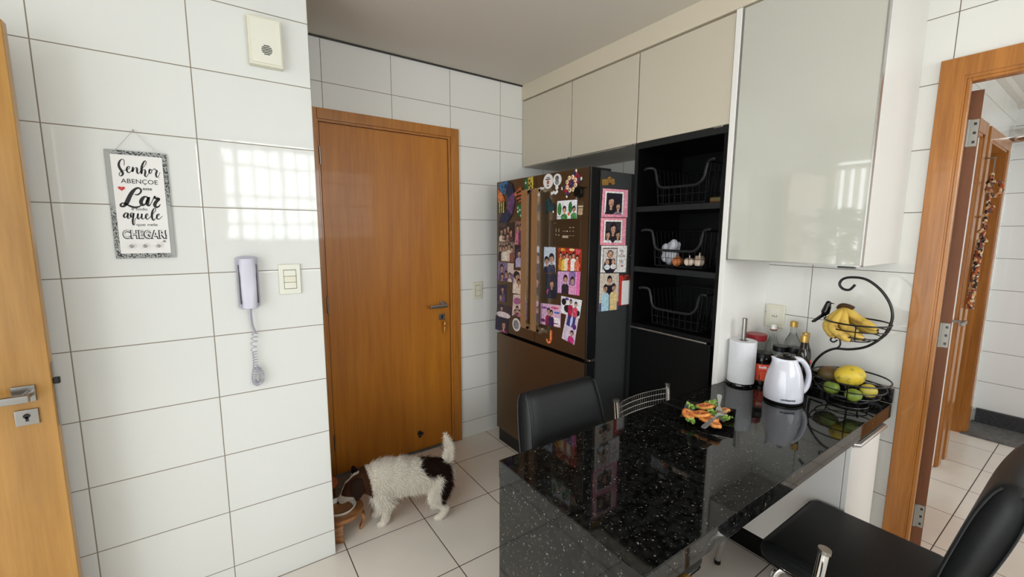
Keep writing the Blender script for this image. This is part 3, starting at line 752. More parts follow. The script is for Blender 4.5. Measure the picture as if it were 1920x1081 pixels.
photo('snapshot of a seated person in white low on the left door', [(2.536, 1.031), (2.361, 1.026), (2.370, .940), (2.547, .937)], 'x', (70, 50, 62), [(.35, .7, .09, (226, 214, 220), DK)], [('e', .5, .2, .5, .25, (226, 212, 214))])
photo('dark selfie at the bottom left corner of the left door', [(2.558, .936), (2.391, .934), (2.400, .831), (2.564, .835)], 'x', (36, 28, 60), [(.66, .52, .14, (190, 70, 110), BRN)])
photo('selfie of two laughing faces right of the handles', [(2.014, 1.446), (1.909, 1.447), (1.904, 1.298), (2.013, 1.292)], 'x', (196, 206, 222), [(.25, .45, .18, NAV, DK), (.68, .55, .2, (60, 60, 84), DK)])
photo('red snapshot of a crowd on the right door', [(1.881, 1.446), (1.691, 1.444), (1.692, 1.323), (1.882, 1.314)], 'x', (190, 56, 36), [(.12, .7, .055, (210, 140, 60), DK), (.26, .62, .055, (232, 196, 80), DK), (.40, .7, .055, (240, 220, 190), DK), (.54, .64, .055, (230, 90, 70), DK), (.68, .7, .06, (240, 236, 230), BRN), (.84, .6, .055, (232, 120, 90), DK)], [('e', .2, .92, .12, .07, (240, 160, 60)), ('e', .6, .94, .12, .06, (244, 200, 150)), ('e', .86, .88, .1, .1, (226, 90, 110)), ('r', 0, 0, 1, .2, (150, 40, 36)), ('e', .5, .12, .1, .1, (240, 230, 220))])
photo('snapshot of a baby in a dark top under the laughing selfie', [(1.991, 1.284), (1.886, 1.290), (1.884, 1.146), (1.990, 1.139)], 'x', (46, 44, 66), [(.52, .6, .18, (30, 28, 48), BRN)], [('e', .2, .25, .14, .12, (190, 70, 110))])
photo('pink snapshot of two children in costume on the right door', [(1.883, 1.308), (1.696, 1.321), (1.700, 1.188), (1.883, 1.183)], 'x', (206, 160, 206), [(.36, .66, .085, (40, 36, 50), DK), (.68, .6, .08, (220, 150, 190), BRN)], [('r', .52, .4, .8, 1, (150, 120, 180)), ('r', .85, 0, 1, 1, (224, 110, 170))])
photo('scribbled pink and white snapshot near the bottom of the handles', [(2.040, 1.100), (1.850, 1.111), (1.852, .978), (2.043, .968)], 'x', (216, 172, 200), [(.42, .66, .075, (150, 30, 70), DK), (.56, .6, .07, (60, 34, 80), DK)], [('e', .2, .8, .16, .06, (160, 90, 170)), ('e', .7, .85, .2, .05, (230, 90, 120)), ('e', .82, .65, .14, .05, (90, 120, 200)), ('r', .6, .05, .98, .42, (240, 230, 238)), ('r', .66, .12, .9, .17, (150, 60, 120)), ('e', .15, .2, .12, .08, (110, 50, 110))])
photo('busy black and white magnet snapshot on the right door', [(1.846, 1.169), (1.674, 1.165), (1.691, 1.061), (1.847, 1.068)], 'x', (226, 226, 232), [(.5, .78, .06, (190, 40, 80), DK), (.75, .7, .06, (230, 80, 110), DK)], [('e', .15, .7, .12, .2, (24, 24, 28)), ('e', .35, .35, .18, .22, (28, 28, 34)), ('e', .68, .32, .12, .16, (60, 130, 120)), ('e', .9, .25, .09, .16, (30, 30, 40)), ('e', .3, .9, .1, .08, (120, 60, 160))], off=.0032)
photo('tilted blue and pink snapshot at the bottom of the right door', [(1.798, 1.080), (1.700, 1.068), (1.731, .902), (1.838, .919)], 'x', (214, 196, 216), [(.7, .35, .12, (200, 50, 130), DK)], [('r', .15, .55, .8, 1, (60, 60, 130)), ('e', .5, .75, .1, .2, (190, 200, 240)), ('e', .8, .6, .15, .1, (90, 40, 120))])
photo('white magnet with two children and green balloon figures', [(1.899, 1.711), (1.735, 1.710), (1.735, 1.609), (1.900, 1.608)], 'x', (232, 230, 240), [(.38, .5, .085, (70, 150, 80), DK), (.86, .5, .075, (80, 160, 90), DK)], [('e', .13, .55, .1, .35, (50, 140, 60)), ('e', .68, .6, .1, .32, (46, 130, 60)), ('r', .02, .1, .5, .16, (170, 170, 200)), ('e', .6, .25, .06, .1, (226, 120, 60))])
# side of the refrigerator
ph = photo('upper pink framed photo of a woman and a boy on the refrigerator side', [(1.719, 1.767), (1.919, 1.770), (1.922, 1.619), (1.712, 1.616)], 'y', (232, 150, 170), [], [('r', .82, .2, .86, .8, (240, 180, 196)), ('r', .9, .3, .93, .7, (240, 180, 196))])
photo('polaroid of a woman with dark hair and a boy on the upper pink card', [(1.731, 1.753), (1.876, 1.755), (1.873, 1.632), (1.725, 1.633)], 'y', (36, 30, 44), [(.34, .55, .16, (28, 26, 32), DK), (.72, .36, .12, (150, 130, 150), DK)], frame=(238, 232, 230), off=.008)
photo('lower pink framed photo of a woman and two boys on the refrigerator side', [(1.710, 1.612), (1.913, 1.614), (1.915, 1.462), (1.711, 1.466)], 'y', (236, 150, 166), [], [('r', .82, .2, .86, .8, (244, 184, 196)), ('r', .9, .3, .93, .7, (244, 184, 196))])
photo('polaroid of a smiling woman between two boys on the lower pink card', [(1.730, 1.601), (1.873, 1.602), (1.870, 1.476), (1.727, 1.479)], 'y', (60, 54, 60), [(.5, .62, .15, (40, 34, 40), DK), (.22, .35, .12, (232, 230, 234), DK), (.78, .35, .12, (230, 228, 232), DK)], frame=(238, 232, 230), off=.008)
o = photo('white greeting card photo of a man and two boys with handwriting', [(1.722, 1.462), (1.929, 1.460), (1.928, 1.308), (1.720, 1.316)], 'y', (234, 228, 226), [], [('r', .06, .12, .62, .92, (20, 18, 22)), ('r', .08, .15, .60, .89, (206, 196, 192)), ('e', .34, .68, .12, .16, DK), ('e', .34, .66, .1, .14, SK), ('e', .34, .22, .24, .3, (30, 30, 40)), ('e', .24, .40, .08, .11, DK), ('e', .24, .38, .07, .1, SK), ('e', .47, .42, .08, .11, DK), ('e', .47, .40, .07, .1, SK), ('e', .24, .2, .11, .1, (220, 226, 232)), ('e', .47, .22, .11, .1, (226, 220, 214)), ('e', .82, .24, .06, .025, (190, 60, 70)), ('e', .79, .68, .02, .03, (190, 50, 60))])
bm = bmesh.new(); bm.from_mesh(o.data); no = len(o.data.materials); o.data.materials.append(M['greyink']); wl = wloc(o)
M['greyink'].node_tree
for s, x, z, w_ in (('Feliz', 1.868, 1.425, .030), ('Dia dos', 1.858, 1.395, .055), ('PAIS', 1.868, 1.362, .032)):
    nv = len(bm.verts); add_text(bm, s, .024, (x, 1.6349, z), (1, 0, 0), (0, 0, 1), width=w_, mi=no); bm.verts.ensure_lookup_table()
    for v in bm.verts[nv:]: v.co -= wl
bm.to_mesh(o.data); bm.free()
photo('tall photo of a man holding two boys on the refrigerator side', [(1.718, 1.312), (1.870, 1.304), (1.873, 1.096), (1.718, 1.099)], 'y', (206, 192, 176), [(.5, .82, .11, (34, 34, 48), DK), (.30, .60, .10, (170, 206, 220), DK), (.72, .62, .10, (224, 196, 140), DK)], [('r', 0, 0, 1, .22, (90, 84, 130))])
t = thing('notepad', 'small white notepad on a red backing on the refrigerator side', 'notepad', (1.92, 1.637, 1.11))
bm = B(); box(bm, 1.876, 1.968, 1.6335, 1.6375, 1.117, 1.292, .001, 1); obj('backing', bm, M['red'], t)
bm = B(); box(bm, 1.896, 1.966, 1.630, 1.6335, 1.121, 1.260); obj('paper_sheets', bm, M['paper'], t)
bm = B(); ball(bm, (1.93, 1.631, 1.272), .016, 12, sc=(1.2, .3, .8)); ball(bm, (1.905, 1.631, 1.288), .008, 8, sc=(1, .3, 1)); ball(bm, (1.948, 1.631, 1.288), .008, 8, sc=(1, .3, 1)); obj('ornament', bm, [M['amber']], t, True)
bm = B(); ball(bm, (1.964, 1.632, 1.402), .012, 12, sc=(1.3, 1, 1.2)); tag(obj('hook', bm, M['blackpl'], smooth=True), 'small round black hook on the refrigerator side edge', 'hook')
# gold letters on the side
bm = B()
add_text(bm, 'mãe', .055, (1.712, 1.634, 1.785), (1, 0, .12), (-.1, 0, 1), width=.095, bold=.004, depth=.003)
tag(obj('letter_magnet', bm, M['gold2']), 'gold letters magnet above the upper pink photo', 'magnet')

def plate_magnet(label, poly, m, th=.005, name='magnet', extra=None, x=1.6278, inset=None):
    t = thing(name, label, 'magnet', (x, sum(p[0] for p in poly)/len(poly), min(p[1] for p in poly)))
    bm = B(); prism(bm, [(x-th, a, z) for a, z in poly], (th, 0, 0)); obj('plate', bm, m, t)
    return t
def patch(t, name, poly, m, d, x=1.6278):
    bm = B(); prism(bm, [(x-d-.0006, a, z) for a, z in poly], (.0006, 0, 0)); obj(name, bm, m, t)
# letter D with patches
t = thing('letter_magnet', 'large colourful patchwork letter D magnet on the left door', 'magnet', (1.6278, 2.43, 1.59))
outer = [(2.522, 1.849), (2.466, 1.868), (2.402, 1.871), (2.355, 1.846), (2.329, 1.793), (2.328, 1.719), (2.353, 1.651), (2.411, 1.597), (2.516, 1.595)]
inner = [(2.470, 1.790), (2.446, 1.790), (2.425, 1.786), (2.406, 1.772), (2.400, 1.750), (2.399, 1.717), (2.412, 1.690), (2.430, 1.676), (2.470, 1.674)]
bm = B()
pm = [(58, 116, 168), (58, 116, 168), (34, 40, 74), (34, 40, 74), (112, 74, 130), (112, 74, 130), (40, 48, 82), (34, 40, 74)]
mats = []
for i in range(8):
    k = cm(pm[i]); mats.append(k) if k not in mats else None
    prism(bm, [(1.622, *outer[i]), (1.622, *outer[i+1]), (1.622, *inner[i+1]), (1.622, *inner[i])], (.005, 0, 0), mats.index(k))
obj('letter_body', bm, mats, t)
bm = B(); prism(bm, [(1.6215, 2.522, 1.832), (1.6215, 2.468, 1.79), (1.6215, 2.440, 1.740), (1.6215, 2.521, 1.738)], (.0055, 0, 0)); obj('orange_patch', bm, cm((228, 130, 66)), t)
bm = B(); prism(bm, [(1.6215, 2.521, 1.737), (1.6215, 2.440, 1.737), (1.6215, 2.445, 1.663), (1.6215, 2.519, 1.663)], (.0055, 0, 0))
for y in (2.50, 2.475, 2.45): box(bm, 1.6208, 1.6216, y-.006, y+.006, 1.664, 1.736, mi=1)
obj('striped_patch', bm, [cm((30, 28, 44)), cm((226, 200, 60))], t)
bm = B()
for (y, z, r_) in [(2.43, 1.838, .016), (2.445, 1.808, .008), (2.42, 1.815, .008), (2.395, 1.84, .009), (2.47, 1.838, .008), (2.395, 1.812, .007)]: ball(bm, (1.6222, y, z), r_, 10, sc=(.06, 1, 1))
obj('spots', bm, cm((24, 40, 74)), t)
t = plate_magnet('orange and black striped fish tail magnet on the left door', [(2.329, 1.782), (2.260, 1.821), (2.236, 1.792), (2.240, 1.742), (2.269, 1.724), (2.324, 1.764)], cm((200, 108, 56)))
for a in ((2.30, 1.79, 2.25, 1.80), (2.31, 1.765, 2.245, 1.772), (2.29, 1.742, 2.25, 1.75)): patch(t, 'stripe', [(a[0], a[1]), (a[2], a[3]), (a[2], a[3]-.010), (a[0], a[1]-.012)], M['ink'], .005)
t = plate_magnet('yellow magnet with black spots beside the left handle top', [(2.180, 1.868), (2.131, 1.872), (2.129, 1.800), (2.175, 1.795)], cm((216, 192, 76)))
for y, z in ((2.16, 1.85), (2.145, 1.83), (2.165, 1.822), (2.148, 1.808)): patch(t, 'spot', [(y-.007, z-.005), (y+.006, z-.008), (y+.008, z+.006), (y-.005, z+.008)], M['ink'], .005)
for lab, poly, dots in (('narrow green magnet with pale dots at the top of the left door', [(2.213, 1.865), (2.182, 1.867), (2.179, 1.793), (2.216, 1.768)], [(2.20, 1.84), (2.205, 1.79)]), ('green dotted magnet lower beside the left handle', [(2.298, 1.706), (2.230, 1.719), (2.206, 1.707), (2.209, 1.613), (2.277, 1.631)], [(2.285, 1.69), (2.262, 1.675), (2.285, 1.665), (2.25, 1.64), (2.228, 1.665), (2.23, 1.627), (2.222, 1.70)])):
    t = plate_magnet(lab, poly, cm((40, 110, 60)))
    for y, z in dots:
        bm = B(); ball(bm, (1.6226, y, z), .008, 10, sc=(.1, 1, 1)); obj('dot', bm, cm((200, 222, 200)), t)
def disc(label, y, z, ry, rz, m, extra=None, name='magnet'):
    t = thing(name, label, 'magnet', (1.627, y, z-rz))
    bm = B(); prism(bm, [(1.623, y+ry*math.cos(a*PI/14), z+rz*math.sin(a*PI/14)) for a in range(28)], (.0045, 0, 0)); obj('disc', bm, m, t)
    if extra:
        mats = []; bm = B()
        for (dy, dz, a, b, rgb) in extra:
            k = cm(rgb); mats.append(k) if k not in mats else None
            ball(bm, (1.6229, y+dy, z+dz), 1, 10, mi=mats.index(k), sc=(.0004, a, b))
        obj('print', bm, mats, t)
    return t
disc('round white sticker low on the left door beside the handle', 2.296, .916, .044, .044, M['paper'], [(0, 0, .034, .034, (150, 148, 150)), (0, 0, .031, .031, (222, 220, 220)), (0, .008, .008, .003, (120, 116, 120)), (0, -.004, .012, .003, (120, 116, 120)), (0, .018, .010, .003, (120, 116, 120))])
disc('round white magnet with a small face, left of the photo oval', 1.982, 1.829, .044, .043, M['paper'], [(0, .022, .018, .003, (120, 110, 110)), (0, .012, .026, .004, (60, 50, 50)), (0, -.006, .012, .012, (170, 90, 60)), (0, -.007, .008, .009, SK), (0, -.026, .012, .004, (120, 60, 50))])
t = disc('pale oval magnet with a grey portrait beside the round one', 1.901, 1.830, .034, .034, M['paper'], [(0, .008, .016, .016, (90, 90, 92)), (0, .006, .009, .011, (190, 186, 184)), (0, -.014, .018, .014, (140, 140, 144))])
bm = B(); ball(bm, (1.6255, 1.905, 1.788), .014, 12, sc=(.2, 1, 1)); obj('tail', bm, M['paper'], t)
bm = B()
for y, z in ((1.949, 1.758), (1.932, 1.762), (1.915, 1.758), (1.903, 1.764)): ball(bm, (1.6255, y, z), .010, 10, sc=(.25, 1, 1))
tag(obj('magnet', bm, M['paper'], smooth=True), 'small white blob magnet under the portrait ovals', 'magnet')
t = thing('flower_magnet', 'diamond shaped red and blue beaded flower magnet', 'magnet', (1.626, 1.78, 1.72))
bm = B(); c = Vector((1.624, 1.781, 1.798))
axes = [Vector((0, -.036, .066)), Vector((0, .036, -.066)), Vector((0, -.078, .020)), Vector((0, .078, -.020))]
prism(bm, [c+axes[0], c+axes[2], c+axes[1], c+axes[3]], (.003, 0, 0)); obj('plate', bm, cm((164, 40, 56)), t)
bm = B()
for k in range(8):
    a = k*PI/4+.3; ball(bm, c+Vector((-.001, .036*math.cos(a), .036*math.sin(a))), .0125, 10, mi=0, sc=(.2, 1, 1)); ball(bm, c+Vector((-.003, .036*math.cos(a), .036*math.sin(a))), .0065, 8, mi=1, sc=(.2, 1, 1))
ball(bm, c, .02, 10, mi=2, sc=(.2, 1, 1)); ball(bm, c+Vector((-.003, 0, 0)), .006, 8, mi=3, sc=(.5, 1, 1))
for a in axes:
    ball(bm, c+a*.8, .012, 8, mi=2, sc=(.3, 1, 1.2)); ball(bm, c+a*.98, .008, 8, mi=0, sc=(.3, 1, 1.2))
obj('beads', bm, [cm((232, 220, 190)), cm((200, 150, 70)), cm((40, 46, 90)), cm((190, 50, 60))], t, True)
t = thing('magnet', 'black wire cage like magnet at the right of the flower magnet', 'magnet', (1.626, 1.72, 1.715))
bm = B()
for k in range(5): tube(bm, [(1.622-.004*(k % 2), 1.722+(.034-.005*k)*math.cos(a*PI/9+k), 1.748+(.030-.005*k)*math.sin(a*PI/9+k)) for a in range(18)], .0025, 5, closed=True)
box(bm, 1.6235, 1.627, 1.688, 1.750, 1.722, 1.772); tube(bm, [(1.624, 1.69, 1.765), (1.624, 1.667, 1.770)], .003, 6); box(bm, 1.622, 1.624, 1.728, 1.742, 1.716, 1.726, mi=1)
obj('cage', bm, [M['blackpl'], M['paper']], t)
t = thing('bottle_magnet', 'brown bottle shaped magnet beside the balloon photo', 'magnet', (1.626, 1.705, 1.618))
bm = B(); prism(bm, [(1.623, 1.728, 1.64), (1.623, 1.722, 1.622), (1.623, 1.70, 1.618), (1.623, 1.685, 1.63), (1.623, 1.680, 1.665), (1.623, 1.680, 1.698), (1.623, 1.700, 1.704), (1.623, 1.722, 1.70), (1.623, 1.728, 1.67)], (.004, 0, 0)); obj('plate', bm, cm((86, 64, 44)), t)
bm = B(); box(bm, 1.6222, 1.6232, 1.684, 1.722, 1.668, 1.676); box(bm, 1.6222, 1.6232, 1.688, 1.720, 1.628, 1.664)
for z in (1.634, 1.642, 1.65, 1.658): box(bm, 1.6218, 1.6223, 1.692, 1.716, z, z+.003, mi=1)
obj('bottle_label', bm, [cm((206, 186, 150)), cm((110, 50, 40))], t)
t = thing('heart_magnet', 'dark teal heart magnet above the control panel', 'magnet', (1.626, 1.965, 1.64))
bm = B(); hp = []
for i in range(28):
    a = 2*PI*i/28; hx = 16*math.sin(a)**3/16; hz = (13*math.cos(a)-5*math.cos(2*a)-2*math.cos(3*a)-math.cos(4*a))/16
    ca, sa = math.cos(R(-38)), math.sin(R(-38)); px, pz = hx*ca-hz*sa, hx*sa+hz*ca
    hp.append((1.622, 1.968-px*.047, 1.684+pz*.045))
prism(bm, hp, (.005, 0, 0)); obj('plate', bm, cm((24, 58, 66)), t)
bm = B(); ball(bm, (1.6217, 1.928, 1.652), .006, 8, sc=(.1, 1, 1.2)); obj('light_spot', bm, M['paper'], t)
# orange letter J
bm = B()
for s_, d_, mi_ in ((.008, 0, 0), (.0045, .004, 1)):
    tube(bm, bez([(1.623-d_, 1.930, .950), (1.623-d_, 1.930, .92), (1.623-d_, 1.931, .888), (1.623-d_, 1.940, .872), (1.623-d_, 1.955, .871), (1.623-d_, 1.964, .880), (1.623-d_, 1.965, .890)], 4), s_, 8, mi_)
tag(obj('letter_magnet', bm, [cm((224, 96, 40)), cm((240, 160, 100))], smooth=True), 'orange letter J magnet at the bottom of the right door', 'magnet')

# ------------------------------------------------------------------ chairs
def padded_chair(label, group):
    """upholstered chair, local frame: faces +Y, origin on the floor under the seat"""
    t = thing('dining_chair', label, 'chair', (0, 0, 0), group)
    bm = B(); box(bm, -.228, .232, -.20, .215, .392, .462, .034, 5)
    for v in bm.verts:
        if v.co.z > .44: v.co.z += .012*max(0, 1-(v.co.x/.24)**2)*max(0, 1-(v.co.y/.22)**2)
    s = obj('seat', bm, M['leather'], t, 'all')
    for z in (.402, .447):
        bm = B()
        x0, x1, y0, y1, r = -.224, .228, -.196, .211, .035
        P = []
        for (cx, cy, a0) in ((x1-r, y1-r, 0), (x0+r, y1-r, 90), (x0+r, y0+r, 180), (x1-r, y0+r, 270)):
            P += [(cx+r*math.cos(R(a0+k*22.5)), cy+r*math.sin(R(a0+k*22.5)), z) for k in range(5)]
        tube(bm, P, .0028, 6, closed=True)
        obj('piping', bm, M['leather'], s, True)
    # backrest: side profile (y,z) front then rear
    F = [(-.188, .43), (-.200, .52), (-.215, .62), (-.238, .73), (-.262, .83), (-.285, .895), (-.300, .920)]
    Rr = [(-.325, .930), (-.350, .915), (-.358, .88), (-.345, .80), (-.318, .70), (-.285, .60), (-.262, .52), (-.250, .43)]
    prof = bez([(0, a, b) for a, b in F+Rr], 4)
    bm = B(); n = 14; prev = None
    for i in range(n+1):
        s_ = i/n*2-1
        hw = .225
        k = []
        for p in prof:
            w_ = hw-.035*max(0, (p.z-.55)/.38)
            ctr = Vector((0, -.255-.0*p.z, p.z))
            sq = 1-.0 if abs(s_) < .93 else .86
            midy = -.21-.12*max(0, (p.z-.43)/.5)
            k.append(bm.verts.new((w_*s_, midy+(p.y-midy)*sq, p.z-(1-sq)*.1*(p.z-.68))))
        if prev: bridge(bm, prev, k)
        else: cap(bm, k[::-1])
        prev = k
    cap(bm, prev)
    b = obj('backrest', bm, M['leather'], t, 'all')
    for sx in (-1, 1):
        bm = B()
        for side in (F, Rr[1:]):
            P = bez([(sx*(.2265-.035*max(0, (z-.55)/.38)), a+(.007 if side is F else .004)*(-1 if side is F else 1), z) for a, z in side], 4)
            tube(bm, P, .0026, 6)
        obj('piping', bm, M['piping'], b, True)
    for sx in (-1, 1):
        bm = B(); tube(bm, bez([(sx*.14, .06, .385), (sx*.185, .125, .388), (sx*.205, .155, .372), (sx*.212, .165, .30), (sx*.218, .172, .012)], 5), .0125, 12); l = obj('leg', bm, M['chrome'], t, True)
        bm = B(); cyl(bm, (sx*.218, .172, 0), (sx*.218, .172, .02), .015, 12); obj('rubber_foot', bm, M['blackpl'], l, True)
        bm = B(); tube(bm, bez([(sx*.14, -.06, .385), (sx*.19, -.15, .388), (sx*.205, -.20, .36), (sx*.212, -.235, .25), (sx*.222, -.275, .012)], 5), .0125, 12); l = obj('leg', bm, M['chrome'], t, True)
        bm = B(); cyl(bm, (sx*.222, -.275, 0), (sx*.222, -.275, .02), .015, 12); obj('rubber_foot', bm, M['blackpl'], l, True)
    bm = B(); box(bm, -.15, .15, -.12, .14, .376, .393); obj('seat_frame', bm, M['blackpl'], t)
    return t
ch = padded_chair('black padded chair in the right foreground facing the worktop', 'black padded chairs')
far = dup(ch, (1.095, .925, 0), PI, 'black padded chair on the far side of the worktop before the refrigerator', 'black padded chairs')
ch.location = (1.725, .42, 0); far.scale = (.92, 1, 1)

def wire_chair(label, cushion):
    t = thing('wire_back_chair', label, 'chair', (0, 0, 0), 'chrome wire back chairs')
    for sx in (-1, 1):
        bm = B(); tube(bm, bez([(sx*.200, -.190, .012), (sx*.182, -.168, .42), (sx*.180, -.175, .60), (sx*.185, -.190, .795)], 5), .0115, 12); p = obj('back_post', bm, M['chrome'], t, True)
        bm = B(); cyl(bm, (sx*.185, -.190, .793), (sx*.185, -.191, .803), .0140, 12); obj('cap', bm, M['satin'], p, True)
        bm = B(); tube(bm, bez([(sx*.165, .165, .425), (sx*.172, .170, .40), (sx*.236, .09, .014)], 4), .0125, 12); l = obj('leg', bm, M['fork'], t, True)
        bm = B(); cyl(bm, (sx*.236, .09, 0), (sx*.236, .09, .02), .0145, 12); obj('rubber_foot', bm, M['blackpl'], l, True)
    bm = B()
    def bow(x): return -.190-.028*(1-(x/.185)**2)
    for i in range(23):
        x = -.165+i*.33/22; tube(bm, [(x, bow(x), .62), (x, bow(x), .776)], .0017, 5)
    for z in (.62, .646, .672, .698, .724, .75, .776):
        tube(bm, [(x*.0185, bow(x*.0185), z) for x in range(-10, 11)], .0017 if .63 < z < .77 else .0030, 6)
    obj('wire_back', bm, M['chrome'], t, True)
    bm = B(); box(bm, -.166, .166, -.19, .19, .418, .438, .006, 2)
    obj('seat', bm, M['blackpl'], t, True)
    bm = B()
    tube(bm, [(-.188, .148, .30), (.188, .148, .30)], .006, 8); obj('stretcher', bm, M['chrome'], t, True)
    bm = B(); tube(bm, [(-.188, -.174, .30), (.188, -.174, .30)], .006, 8); obj('stretcher', bm, M['chrome'], t, True)
    if cushion:
        bm = B(); box(bm, -.20, .20, -.155, .165, .439, .500, .028, 4); obj('cushion', bm, M['mustard'], t, 'all')
    return t
wc = wire_chair('chrome wire back chair behind the worktop, right of the black chair', False)
wn = wire_chair('chrome wire back chair with mustard seat at the bottom edge of the photo', True)
wc.location = (1.592, 1.030, 0); wc.rotation_euler = (0, 0, PI)
wn.location = (.951, .519, 0); wn.scale = (.9, 1, 1)

# ------------------------------------------------------------------ things on the tiled wall
t = thing('wall_plaque', 'white lettered hanging plaque with grey frame on the tiled wall', 'sign', (-.208, 2.012, 1.434))
fm = mat('grey damask frame', (150, 152, 150), .7); nt = NT(fm)
g = nt.n('ShaderNodeTexCoord'); w_ = nt.n('ShaderNodeTexNoise', i_Scale=70., i_Detail=2., i_Distortion=3.); nt.l(g.outputs['Object'], w_.inputs['Vector'])
sp = nt.n('ShaderNodeSeparateXYZ'); nt.l(g.outputs['Object'], sp.inputs[0])
a_ = nt.math('ADD', nt.math('MULTIPLY', sp.outputs[0], 1.9), nt.math('SUBTRACT', .37, sp.outputs[2]))     # pattern at the top right and bottom left only
band = nt.math('ADD', nt.maprange(nt.math('ABSOLUTE', nt.math('ADD', nt.math('SUBTRACT', sp.outputs[2], .185), nt.math('MULTIPLY', sp.outputs[0], 1.2))), .085, .115, 0, 1), 0)
pt_ = nt.maprange(w_.outputs[0], .50, .56, 0, 1)
nt.l(nt.mix(nt.math('MULTIPLY', pt_, band), lin((160, 162, 160)), lin((52, 54, 56))), nt.b.inputs['Base Color'])
bm = B(); box(bm, -.291, -.126, 2.003, 2.009, 1.434, 1.804, .001, 1); obj('frame', bm, fm, t)
bm = B(); box(bm, -.2765, -.1395, 2.0005, 2.0035, 1.451, 1.789); obj('panel', bm, M['paper'], t)
